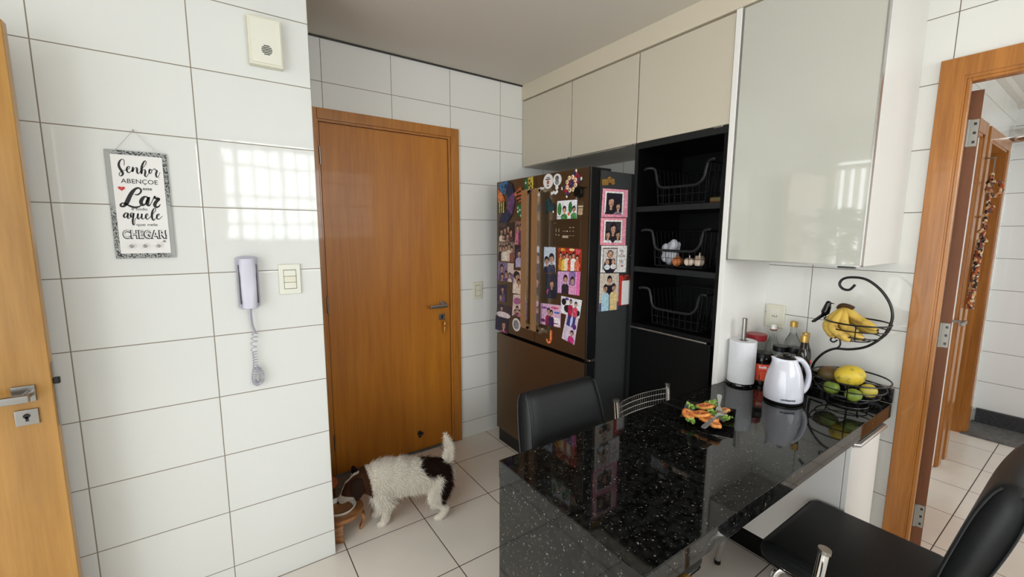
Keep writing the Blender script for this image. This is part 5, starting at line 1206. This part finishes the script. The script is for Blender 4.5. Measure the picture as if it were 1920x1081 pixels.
bowl('lower_basket', .611, [(.137, .928), (.126, .894), (.108, .864), (.070, .838)], 4)
bm = B(); tube(bm, circ(2.15, .611, ZT+.004, .072), .0035, 8, closed=True)
for k in range(4):
    a = PI/4+k*PI/2; tube(bm, [(2.15+.072*math.cos(a), .611+.072*math.sin(a), ZT+.004), (2.15+.08*math.cos(a), .611+.08*math.sin(a), .842)], .003, 6)
tube(bm, bez([(2.15, .748, .835), (2.15, .735, .838), (2.15, .697, .842)], 3), .0045, 8)
obj('base_ring', bm, M['blackwire'], t, True)
# bird ornament on the rim of the upper basket
by, bz_ = .722, 1.192
bm_me = blobmesh([[((2.15, by, bz_-.004), .013), ((2.15, by-.004, bz_+.012), .0115), ((2.15, by-.006, bz_+.026), .0085)], [((2.15, by, bz_-.008), .009), ((2.15, by+.014, bz_-.026), .0045), ((2.15, by+.030, bz_-.044), .0028)]], .0022, 4)
bm_me.transform(Matrix.Translation(Vector((2.15, by, bz_-.018))) @ Matrix.Scale(1.3, 4) @ Matrix.Translation(-Vector((2.15, by, bz_-.018))))
bird = link_mesh('bird_ornament', bm_me, M['blackgloss'], t, 'all')
bm = B(); cyl(bm, (2.15, by-.016, bz_+.040), (2.15, by-.031, bz_+.0395), .0036, 8, r2=.0005); obj('beak', bm, M['blackgloss'], bird, True)
bm = B(); prism(bm, [(2.147, by+.010, bz_-.020), (2.147, by+.044, bz_-.056), (2.147, by+.050, bz_-.050), (2.147, by+.016, bz_-.014)], (.006, 0, 0)); cyl(bm, (2.15, by-.002, bz_-.015), (2.15, by-.004, 1.168), .002, 6); obj('tail', bm, M['blackgloss'], bird, True)

# fruit
t = thing('banana_bunch', 'bunch of ripe bananas in the upper wire basket', 'bananas', (2.14, .62, 1.10))
crown = Vector((2.135, .652, 1.222))
ends = [((2.09, .690, 1.150), (2.08, .655, 1.100)), ((2.07, .665, 1.145), (2.075, .600, 1.098)), ((2.095, .632, 1.155), (2.085, .560, 1.110)), ((2.15, .600, 1.165), (2.14, .533, 1.135)), ((2.13, .610, 1.19), (2.12, .530, 1.150)), ((2.18, .690, 1.165), (2.20, .660, 1.115)), ((2.20, .640, 1.165), (2.21, .580, 1.12))]
for m1, e in ends:
    m1 = Vector(m1); e = Vector(e); P = bez([crown, crown.lerp(m1, .35)+Vector((0, 0, .006)), m1, m1.lerp(e, .55)+(m1-crown)*.06, e], 5); n = len(P)
    rs = []
    for i in range(n):
        s = i/(n-1); rs.append(.0065+.011*min(1, max(0, (s-.12)/.25)) if s < .75 else max(.004, .0175*(1-((s-.75)/.25)**2*.75)))
    bm = B(); tube(bm, P, rs, 9); b_ = obj('banana', bm, M['banana'], t, 'all')
    bm = B(); ball(bm, P[-1], .0055, 8); obj('tip', bm, M['bananatip'], b_, True)
bm = B(); tube(bm, bez([crown+Vector((.012, .022, -.006)), crown+Vector((0, .008, .008)), crown+Vector((-.004, -.014, .008)), crown+Vector((-.004, -.034, .0))], 3), [.010]*10, 8); obj('crown', bm, M['bananatip'], t, True)
def fruit(name, label, cat, c, r, sc, m, rot=(0, 0, 0), stem=True, group=None):
    rot = Euler(tuple(R(a) for a in rot)); t = thing(name, label, cat, Vector(c)-Vector((0, 0, r*sc[2])), group)
    bm = B(); ball(bm, c, r, 24, sc=sc, rot=rot)
    obj('skin', bm, M[m], t, 'all')
    if stem:
        d = rot.to_matrix() @ Vector((1, 0, 0)); bm = B(); cyl(bm, Vector(c)+d*r*sc[0]*.96, Vector(c)+d*r*sc[0]*1.04, .005, 8, r2=.003); obj('stem', bm, M['bananatip'], t, True)
    return t
fruit('papaya', 'large mottled yellow papaya on top of the lower wire basket', 'papaya', (2.135, .606, .936), .047, (1.22, 1, .95), 'papaya', (0, -8, -40))
fruit('lime', 'green lime at the left front of the lower basket', 'lime', (2.090, .652, .880), .0275, (1.12, 1, 1.02), 'lime', (0, 10, 70), group='green limes in the lower basket')
fruit('lime', 'green lime at the front middle of the lower basket', 'lime', (2.072, .570, .876), .0275, (1.15, 1, .95), 'lime', (0, 0, -35), group='green limes in the lower basket')
fruit('mango', 'small yellow mango at the right of the lower basket', 'mango', (2.130, .537, .893), .0275, (1.15, 1, 1), 'mango', (0, 15, -30))
fruit('mango', 'dark mottled mango behind the papaya at the left', 'mango', (2.170, .688, .915), .042, (1.15, .95, .8), 'avocado', (0, 0, -50))

for o in list(bpy.data.objects):
    if o.parent is None and o.name.split('.')[0] in ('fruit_stand', 'banana_bunch', 'papaya', 'lime', 'mango'): o.location.x += .036; o.location.y += .011

# ------------------------------------------------------------------ plate of food
PC = Vector((1.548, .873, ZT)); PA = R(25.5)
TP = Matrix.Translation(PC) @ Matrix.Rotation(PA, 4, 'Z')
bm = B(); prev = None; hs = .093
for s, z in ((.62, 0), (.64, .002), (.97, .019), (1.0, .0205), (.985, .022), (.95, .020), (.62, .005), (.0, .005)):
    k = [bm.verts.new(TP @ Vector((hs*s*a+1e-5*a, hs*s*b+1e-5*b, z))) for a, b in ((-1, -1), (1, -1), (1, 1), (-1, 1))]
    if prev: bridge(bm, prev, k)
    else: cap(bm, k[::-1])
    prev = k
cap(bm, prev)
tag(obj('plate', bm, M['blackgloss'], smooth=False, origin=PC), 'square black plate of food in the middle of the worktop', 'plate')
def slice_ring(label, c, r, tilt, az, el=1.35):
    t = thing('food_slice', label, 'food slice', c, 'orange food slices on the black plate')
    rot = Matrix.Rotation(R(az), 3, 'Z') @ Matrix.Rotation(R(tilt), 3, 'Y')
    bm = B(); tube(bm, [Vector(c)+rot @ Vector((el*r*math.cos(a), r*math.sin(a), .002*math.sin(3*a))) for a in [i*2*PI/22 for i in range(22)]], .0068, 8, closed=True); obj('rim', bm, M['ring'], t, 'all')
    bm = B(); ball(bm, c, r, 14, sc=(el*.9, .9, .16), rot=rot.to_euler())
    for i in range(4): ball(bm, Vector(c)+rot @ Vector((el*r*.5*math.cos(i*1.7), r*.45*math.sin(i*1.7), .004)), r*.22, 8, sc=(1.5, .8, .4), rot=rot.to_euler())
    obj('heart', bm, M['ringin'], t, 'all')
slice_ring('largest orange food slice at the back of the black plate', (1.553, .893, .850), .022, 12, 105)
slice_ring('orange food slice at the far left of the black plate', (1.442, .893, .845), .016, -20, 60)
slice_ring('long orange food slice at the centre left of the plate', (1.470, .862, .850), .021, 10, 100, 1.6)
slice_ring('orange food slice at the front left, under the fork', (1.462, .822, .846), .019, 5, 115, 1.5)
slice_ring('orange food slice nearest the front corner of the plate', (1.447, .790, .843), .014, -10, 90, 1.3)
slice_ring('small orange food slice at the right corner of the plate', (1.588, .838, .843), .014, 20, 110, 1.5)
rr = random.Random(12)
for k, (lab, c, r_) in enumerate([('frilly lettuce piece at the back left of the plate', (1.510, .922, .848), .022), ('frilly lettuce piece at the back right of the plate', (1.598, .893, .853), .026), ('lettuce shreds in the middle of the plate', (1.528, .845, .850), .024), ('lettuce shreds under the slices at the plate left edge', (1.418, .868, .833), .018), ('lettuce shreds under the fork tines', (1.550, .808, .838), .022)]):
    bm = B()
    for j in range(7):
        a0 = rr.uniform(0, 6.28); cc = Vector(c)+Vector((rr.uniform(-r_, r_)*.6, rr.uniform(-r_, r_)*.6, rr.uniform(-.004, .004))); n = 9; up = Vector((rr.uniform(-.4, .4), rr.uniform(-.4, .4), 1)).normalized()
        u = up.orthogonal().normalized(); v = up.cross(u); ctr = bm.verts.new(cc); rim = []
        for i in range(n):
            a = a0+i*2*PI/n; q = r_*.62*rr.uniform(.7, 1.15); rim.append(bm.verts.new(cc+u*q*math.cos(a)+v*q*math.sin(a)+up*(.006*math.sin(i*2.3)+rr.uniform(-.002, .004))))
        for i in range(n): bm.faces.new((ctr, rim[i], rim[(i+1) % n]))
    tag(obj('lettuce', bm, M['lettuce']), lab, 'lettuce', 'lettuce on the black plate')
def fork(label, a, b, lift=.0):
    """a = handle end, b = tine tips"""
    a = Vector(a); b = Vector(b); d = (b-a).normalized(); s = d.cross(Vector((0, 0, 1))).normalized(); up = s.cross(d); L = (b-a).length
    t = thing('fork', label, 'fork', a, 'forks on the plate')
    bm = B(); prev = None
    for q, w_, h in ((0, .004, 0), (.03, .0085, 0), (.12, .0095, .001), (.35, .006, .003), (.55, .0035, .006), (.66, .0035, .006), (.70, .009, .004), (.76, .0115, .001), (.80, .0115, 0)):
        p = a+d*L*q+up*h
        k = [bm.verts.new(p+s*w_+up*.0012), bm.verts.new(p-s*w_+up*.0012), bm.verts.new(p-s*w_-up*.0012), bm.verts.new(p+s*w_-up*.0012)]
        if prev: bridge(bm, prev, k)
        else: cap(bm, k[::-1])
        prev = k
    cap(bm, prev); obj('handle', bm, M['fork'], t, True)
    bm = B()
    for i in range(4):
        o_ = s*(-.0096+i*.0064); tube(bm, bez([a+d*L*.785+o_, a+d*L*.87+o_+up*(-.001), b+o_+up*.004], 3), [.0017, .0016, .0016, .0015, .0013, .0011, .0007], 6)
    obj('tines', bm, M['fork'], t, True)
fork('fork lying across the front of the food with its tines to the right', (1.372, .792, .848), (1.552, .808, .862))
fork('fork standing up behind the food with its handle to the back', (1.655, .893, .876), (1.530, .822, .846))

# ------------------------------------------------------------------ pet corner
t = thing('pet_bowl_stand', 'round wooden pet bowl stand with bent legs by the tiled wall corner', 'pet stand', (.43, 2.19, 0))
C0 = Vector((.428, 2.160, 0))
bm = B(); lathe(bm, C0, [(.060, .102), (.107, .102), (.112, .106), (.112, .118), (.107, .122), (.060, .122)], 40); obj('disc', bm, M['steelwood'], t, True)
for a in (-25, 65, 155, 245):
    a = R(a+8); u = Vector((math.cos(a), math.sin(a), 0)); s = Vector((-u.y, u.x, 0))
    bm = B(); prev = None
    for (r_, z) in bez([(.085, .102, 0), (.104, .085, 0), (.112, .06, 0), (.108, .03, 0), (.094, .001, 0)], 4) and [(p.x, p.y) for p in bez([(.085, .103, 0), (.104, .085, 0), (.112, .06, 0), (.108, .03, 0), (.094, .001, 0)], 4)]:
        k = [bm.verts.new(C0+u*(r_-.006)+s*.020+Vector((0, 0, z))), bm.verts.new(C0+u*(r_+.006)+s*.020+Vector((0, 0, z))), bm.verts.new(C0+u*(r_+.006)-s*.020+Vector((0, 0, z))), bm.verts.new(C0+u*(r_-.006)-s*.020+Vector((0, 0, z)))]
        if prev: bridge(bm, prev, k)
        else: cap(bm, k[::-1])
        prev = k
    cap(bm, prev); obj('leg', bm, M['steelwood'], t, True)
bm = B(); cyl(bm, C0+Vector((-.018, -.068, .0)), C0+Vector((-.018, -.068, .102)), .006, 10); obj('rod', bm, M['blackpl'], t, True)
t = thing('pet_bowl', 'white pet bowl with dark food set in the wooden stand', 'bowl', C0+Vector((0, 0, .06)))
bm = B(); lathe(bm, C0, [(.040, .075), (.052, .095), (.070, .132), (.077, .136), (.078, .140), (.072, .140), (.060, .120), (.045, .100), (.001, .096)], 36, capends=False); obj('bowl_body', bm, M['ceramic'], t, True)
bm = B(); lathe(bm, C0, [(.001, .108), (.048, .110), (.055, .112)], 24, capends=False); obj('pet_food', bm, M['grit'], t, True)
t = thing('pet_bowl_stand', 'reddish wooden second pet stand half hidden behind the wall corner', 'pet stand', (.42, 2.44, 0))
bm = B(); lathe(bm, (.405, 2.46, 0), [(.05, .098), (.075, .100), (.078, .106), (.075, .112), (.05, .112)], 28); obj('disc', bm, wood_mat('red wood', (150, 70, 36), (190, 96, 52), 0, 3.), t, True)
for k in range(3):
    a = k*2*PI/3; bm = B(); cyl(bm, (.405+.055*math.cos(a), 2.46+.055*math.sin(a), 0), (.405+.055*math.cos(a), 2.46+.055*math.sin(a), .1), .008, 8); obj('leg', bm, M['steelwood'], t, True)
bm = B(); box(bm, .40, .60, 2.42, 2.66, .0005, .014, .004, 2); tag(obj('mat', bm, M['greycloth'], smooth=True), 'small grey mat on the floor in front of the closed door', 'mat')

# ------------------------------------------------------------------ the dog
def body_pt(x, z, off=0.): # centre plane of the dog's trunk, off = towards the camera side
    return Vector((x-.41*off, 2.409-.45*x-.912*off, z))
bp = body_pt
ch_ = [
 [(bp(.600, .232), .078), (bp(.655, .240), .088), (bp(.72, .243), .086), (bp(.78, .240), .080), (bp(.85, .240), .070), (bp(.905, .240), .064), (bp(.928, .238), .050)],
 [(bp(.615, .255), .066), (bp(.575, .250), .058), (bp(.535, .225), .055)],
 [(bp(.535, .225), .058), (bp(.505, .200), .053), (bp(.484, .178), .040), (bp(.464, .155), .028), (bp(.450, .138), .022)],
 # near front leg
 [(bp(.635, .190, .045), .040), (bp(.662, .130, .050), .030), (bp(.655, .075, .050), .0185), (bp(.652, .035, .050), .0165), (bp(.640, .018, .052), .0175), (bp(.622, .013, .052), .0125)],
 # far front leg
 [(bp(.610, .180, -.045), .038), (bp(.615, .120, -.040), .028), (bp(.598, .078, -.036), .020), (bp(.612, .042, -.030), .018), (bp(.602, .020, -.028), .019), (bp(.588, .014, -.028), .0135)],
 # near hind leg
 [(bp(.915, .215, .035), .052), (bp(.898, .165, .048), .045), (bp(.886, .125, .052), .030), (bp(.912, .092, .052), .019), (bp(.936, .066, .052), .0150), (bp(.925, .035, .052), .0140), (bp(.908, .017, .052), .0165), (bp(.890, .012, .052), .0125)],
 # far hind leg
 [(bp(.910, .205, -.035), .050), (bp(.885, .155, -.045), .040), (bp(.872, .120, -.046), .028), (bp(.898, .085, -.046), .018), (bp(.918, .062, -.046), .0150), (bp(.905, .035, -.046), .0140), (bp(.890, .017, -.046), .0165), (bp(.872, .012, -.046), .0125)],
 # tail
 [(bp(.922, .272), .022), (bp(.944, .300), .0145), (bp(.958, .335), .0115), (bp(.960, .375), .0095), (bp(.952, .415), .0080), (bp(.942, .452), .0055)],
]
dog = thing('dog', 'small shaggy white and brown dog eating from the raised bowl', 'dog', (.77, 2.06, 0))
me = blobmesh(ch_, .0065, 5)
HC = bp(.515, .205)
def fur_col(p, ny):
    """0 white, 1 brown, 2 dark brown, by the coat's patches"""
    x, z = p.x, p.z
    lat = (p-bp(x, z)).dot(Vector((-.41, -.912, 0)))
    if x < .562-.10*(z-.25) and z > .085:
        s = x-.434
        if z < .174 and x < .500: return 0            # muzzle
        if abs(lat) < .0105 and x < .53 and z > .15: return 0     # blaze
        if z < .125: return 0
        return 1
    u = (x-.862)/.064; v = (z-.292)/.034
    if u*u+v*v < 1 or ((x-.918)/.030)**2+((z-.262)/.050)**2 < 1: return 2
    if ((x-.908)/.038)**2+((z-.168)/.076)**2 < 1: return 2
    return 0
# skin colouring follows the same patches
for m_ in ('dogskin', 'dogbrown', 'dogdark'): me.materials.append(M[m_])
for f in me.polygons:
    f.material_index = fur_col(Vector(f.center), f.normal.y); f.use_smooth = True
body = bpy.data.objects.new('body', me); COL.objects.link(body)
base = wloc(dog); 
# fur strands
rf = random.Random(2); polys = [(f.area, Vector(f.center), Vector(f.normal), [Vector(me.vertices[i].co) for i in f.vertices]) for f in me.polygons]
tot = sum(a for a, *_ in polys); VV = []; FF = []; MI = []
NS = 46000
for a, c, nrm, vs in polys:
    k = NS*a/tot; k = int(k)+(1 if rf.random() < k-int(k) else 0)
    for _ in range(k):
        s, u = rf.random(), rf.random(); p = vs[0].lerp(vs[1], s).lerp(vs[3].lerp(vs[2], s) if len(vs) > 3 else vs[2], u)
        col = fur_col(p, nrm.y)
        x, z = p.x, p.z
        flow = Vector((.75, -.35, -.85)); L = .034; lift = .40
        if z > .27 and x > .58 and x < .93: flow = Vector((1, -.4, -.15)); L = .034
        if x < .575 and z > .07: flow = (p-bp(.44, .11)).normalized()*1.0; L = .010 if x < .54 else .019; lift = .30
        if x < .49 and z > .07: L = .007
        if z < .125 and not (x < .56 and z > .07): flow = Vector((.15, 0, -1)); L = .017; lift = .45
        if z < .03: L = .010
        if .56 < x < .63 and z < .2 and z > .1: L = .045
        if z > .33 and x > .93 or (x > .935 and z > .285): flow = Vector((.55, -.2, .55)) if x > .955 else Vector((-.2, .1, .8)); L = .036*(1-.5*max(0, (z-.40)/.08)); lift = .5; col = 0
        d = (flow.normalized()*(1-lift)+nrm*lift+Vector((rf.gauss(0, .21), rf.gauss(0, .21), rf.gauss(0, .21)))).normalized()
        if rf.random() < .16 and z > .10 and x > .575 and x < .93: L *= 1.5
        L *= rf.uniform(.6, 1.25); w_ = .00075
        sd = d.cross(nrm); sd = sd.normalized() if sd.length > 1e-4 else d.orthogonal().normalized(); up = sd.cross(d)
        m_ = p+d*L*.55; e = p+d*L-nrm*L*.12+Vector((0, 0, -L*.10)); i0 = len(VV)
        for q, ww in ((p-nrm*.001, w_), (m_, w_*.8)):
            VV += [q+sd*ww, q-sd*ww*.6+up*ww*.8, q-sd*ww*.6-up*ww*.8]
        VV.append(e)
        for j in range(3):
            FF.append((i0+j, i0+(j+1) % 3, i0+3+(j+1) % 3, i0+3+j)); FF.append((i0+3+j, i0+3+(j+1) % 3, i0+6)); MI += [col, col]
me.transform(Matrix.Translation(-base)); body.parent = dog
fm_ = bpy.data.meshes.new('coat'); fm_.from_pydata([tuple(v) for v in VV], [], FF)
for m_ in ('dogwhite', 'dogbrown', 'dogdark'): fm_.materials.append(M[m_])
fm_.polygons.foreach_set('material_index', MI); fm_.polygons.foreach_set('use_smooth', [True]*len(FF)); fm_.update()
fm_.transform(Matrix.Translation(-base))
coat = bpy.data.objects.new('coat', fm_); COL.objects.link(coat); coat.parent = dog
# ears
def shaggy(o, m, n, L, flow):
    me = o.data; polys = [(f.area, Vector(f.normal), [Vector(me.vertices[i].co) for i in f.vertices]) for f in me.polygons if len(f.vertices) == 4]
    tot = sum(p[0] for p in polys); V = []; F = []
    for a, nrm, vs in polys:
        for _ in range(int(n*a/tot+rf.random())):
            p = vs[0].lerp(vs[1], rf.random()).lerp(vs[3].lerp(vs[2], rf.random()), rf.random())
            d = (flow*.7+nrm*.3+Vector((rf.gauss(0, .15), rf.gauss(0, .15), rf.gauss(0, .15)))).normalized(); sd = d.cross(nrm)
            sd = sd.normalized() if sd.length > 1e-4 else d.orthogonal().normalized(); l = L*rf.uniform(.6, 1.2); i = len(V)
            V += [tuple(p+sd*.0008), tuple(p-sd*.0008), tuple(p+d*l)]; F.append((i, i+1, i+2))
    q = bpy.data.meshes.new('ear_hair'); q.from_pydata(V, [], F); q.materials.append(m); x = bpy.data.objects.new('ear_hair', q); COL.objects.link(x); x.parent = o
for s, top, tip in ((1, bp(.540, .272, .046), bp(.528, .172, .070)), (-1, bp(.520, .262, -.040), bp(.490, .225, -.075))):
    bm = B(); P = [top+(tip-top)*t_+Vector((0, 0, .008*math.sin(PI*t_)))+Vector((-.41, -.912, 0))*s*.006*math.sin(PI*t_) for t_ in [i/8 for i in range(9)]]
    tube(bm, P, [.018, .028, .034, .037, .036, .033, .027, .017, .005], 12, flat=.22, up=(-.41, -.912, 0))
    e_ = obj('ear', bm, M['dogdark'], dog, 'all'); shaggy(e_, M['dogdark'], 900 if s > 0 else 400, .014, Vector((0, 0, -1)))
bm = B(); ball(bm, bp(.436, .126), .0115, 12, sc=(1, 1, .8)); obj('nose', bm, M['nose'], dog, 'all')
for s in (1, -1):
    bm = B(); ball(bm, bp(.484, .182, .026*s), .0065, 10); obj('eye', bm, M['nose'], dog, 'all')

# ------------------------------------------------------------------ light: daylight through the windows
LC = (.93, .985, 1.)
def area(name, loc, rot, sx, sy, power, col=(1, 1, 1)):
    l = bpy.data.lights.new(name, 'AREA'); l.shape = 'RECTANGLE'; l.size = sx; l.size_y = sy; l.energy = power; l.color = col
    o = bpy.data.objects.new(name, l); COL.objects.link(o); o.location = loc; o.rotation_euler = rot; return o
area('window_daylight', (1.24, -2.35, 2.0), (R(90), 0, 0), 2.2, 1.3, 86, LC)
area('balcony_daylight', (-1.85, .1, 1.25), (R(90), 0, R(-90)), 3.8, 2.3, 108, LC)
area('hall_daylight', (3.9, -1.5, 1.45), (R(90), 0, 0), 1.9, 1.7, 22, LC)  # light for the added hall window
w = bpy.data.worlds.new('World'); S.world = w; w.use_nodes = True
w.node_tree.nodes['Background'].inputs[0].default_value = (.86, .92, 1, 1); w.node_tree.nodes['Background'].inputs[1].default_value = .3

# ------------------------------------------------------------------ camera
cam = bpy.data.cameras.new('camera'); co = bpy.data.objects.new('camera', cam); COL.objects.link(co)
cam.sensor_width = 36; cam.lens = 798.09*36/1920; cam.clip_start = .02
r_ = Vector(((0.822840, -0.568254, 0.004715))); d_ = Vector(((-0.069933, -0.109491, -0.991525))); f_ = Vector(((0.563954, 0.815536, -0.129834)))
mt = Matrix((( r_.x, -d_.x, -f_.x, 0), (r_.y, -d_.y, -f_.y, 0), (r_.z, -d_.z, -f_.z, 1.53), (0, 0, 0, 1)))
co.matrix_world = mt
S.camera = co
S.view_settings.view_transform = 'Standard'; S.view_settings.look = 'None'; S.view_settings.gamma = 1; S.view_settings.exposure = -.14
S.view_settings.use_curve_mapping = False
S.cycles.max_bounces = 10; S.cycles.diffuse_bounces = 6; S.cycles.glossy_bounces = 5; S.cycles.transmission_bounces = 8; S.cycles.sample_clamp_indirect = 6
S.cycles.caustics_reflective = False; S.cycles.caustics_refractive = False
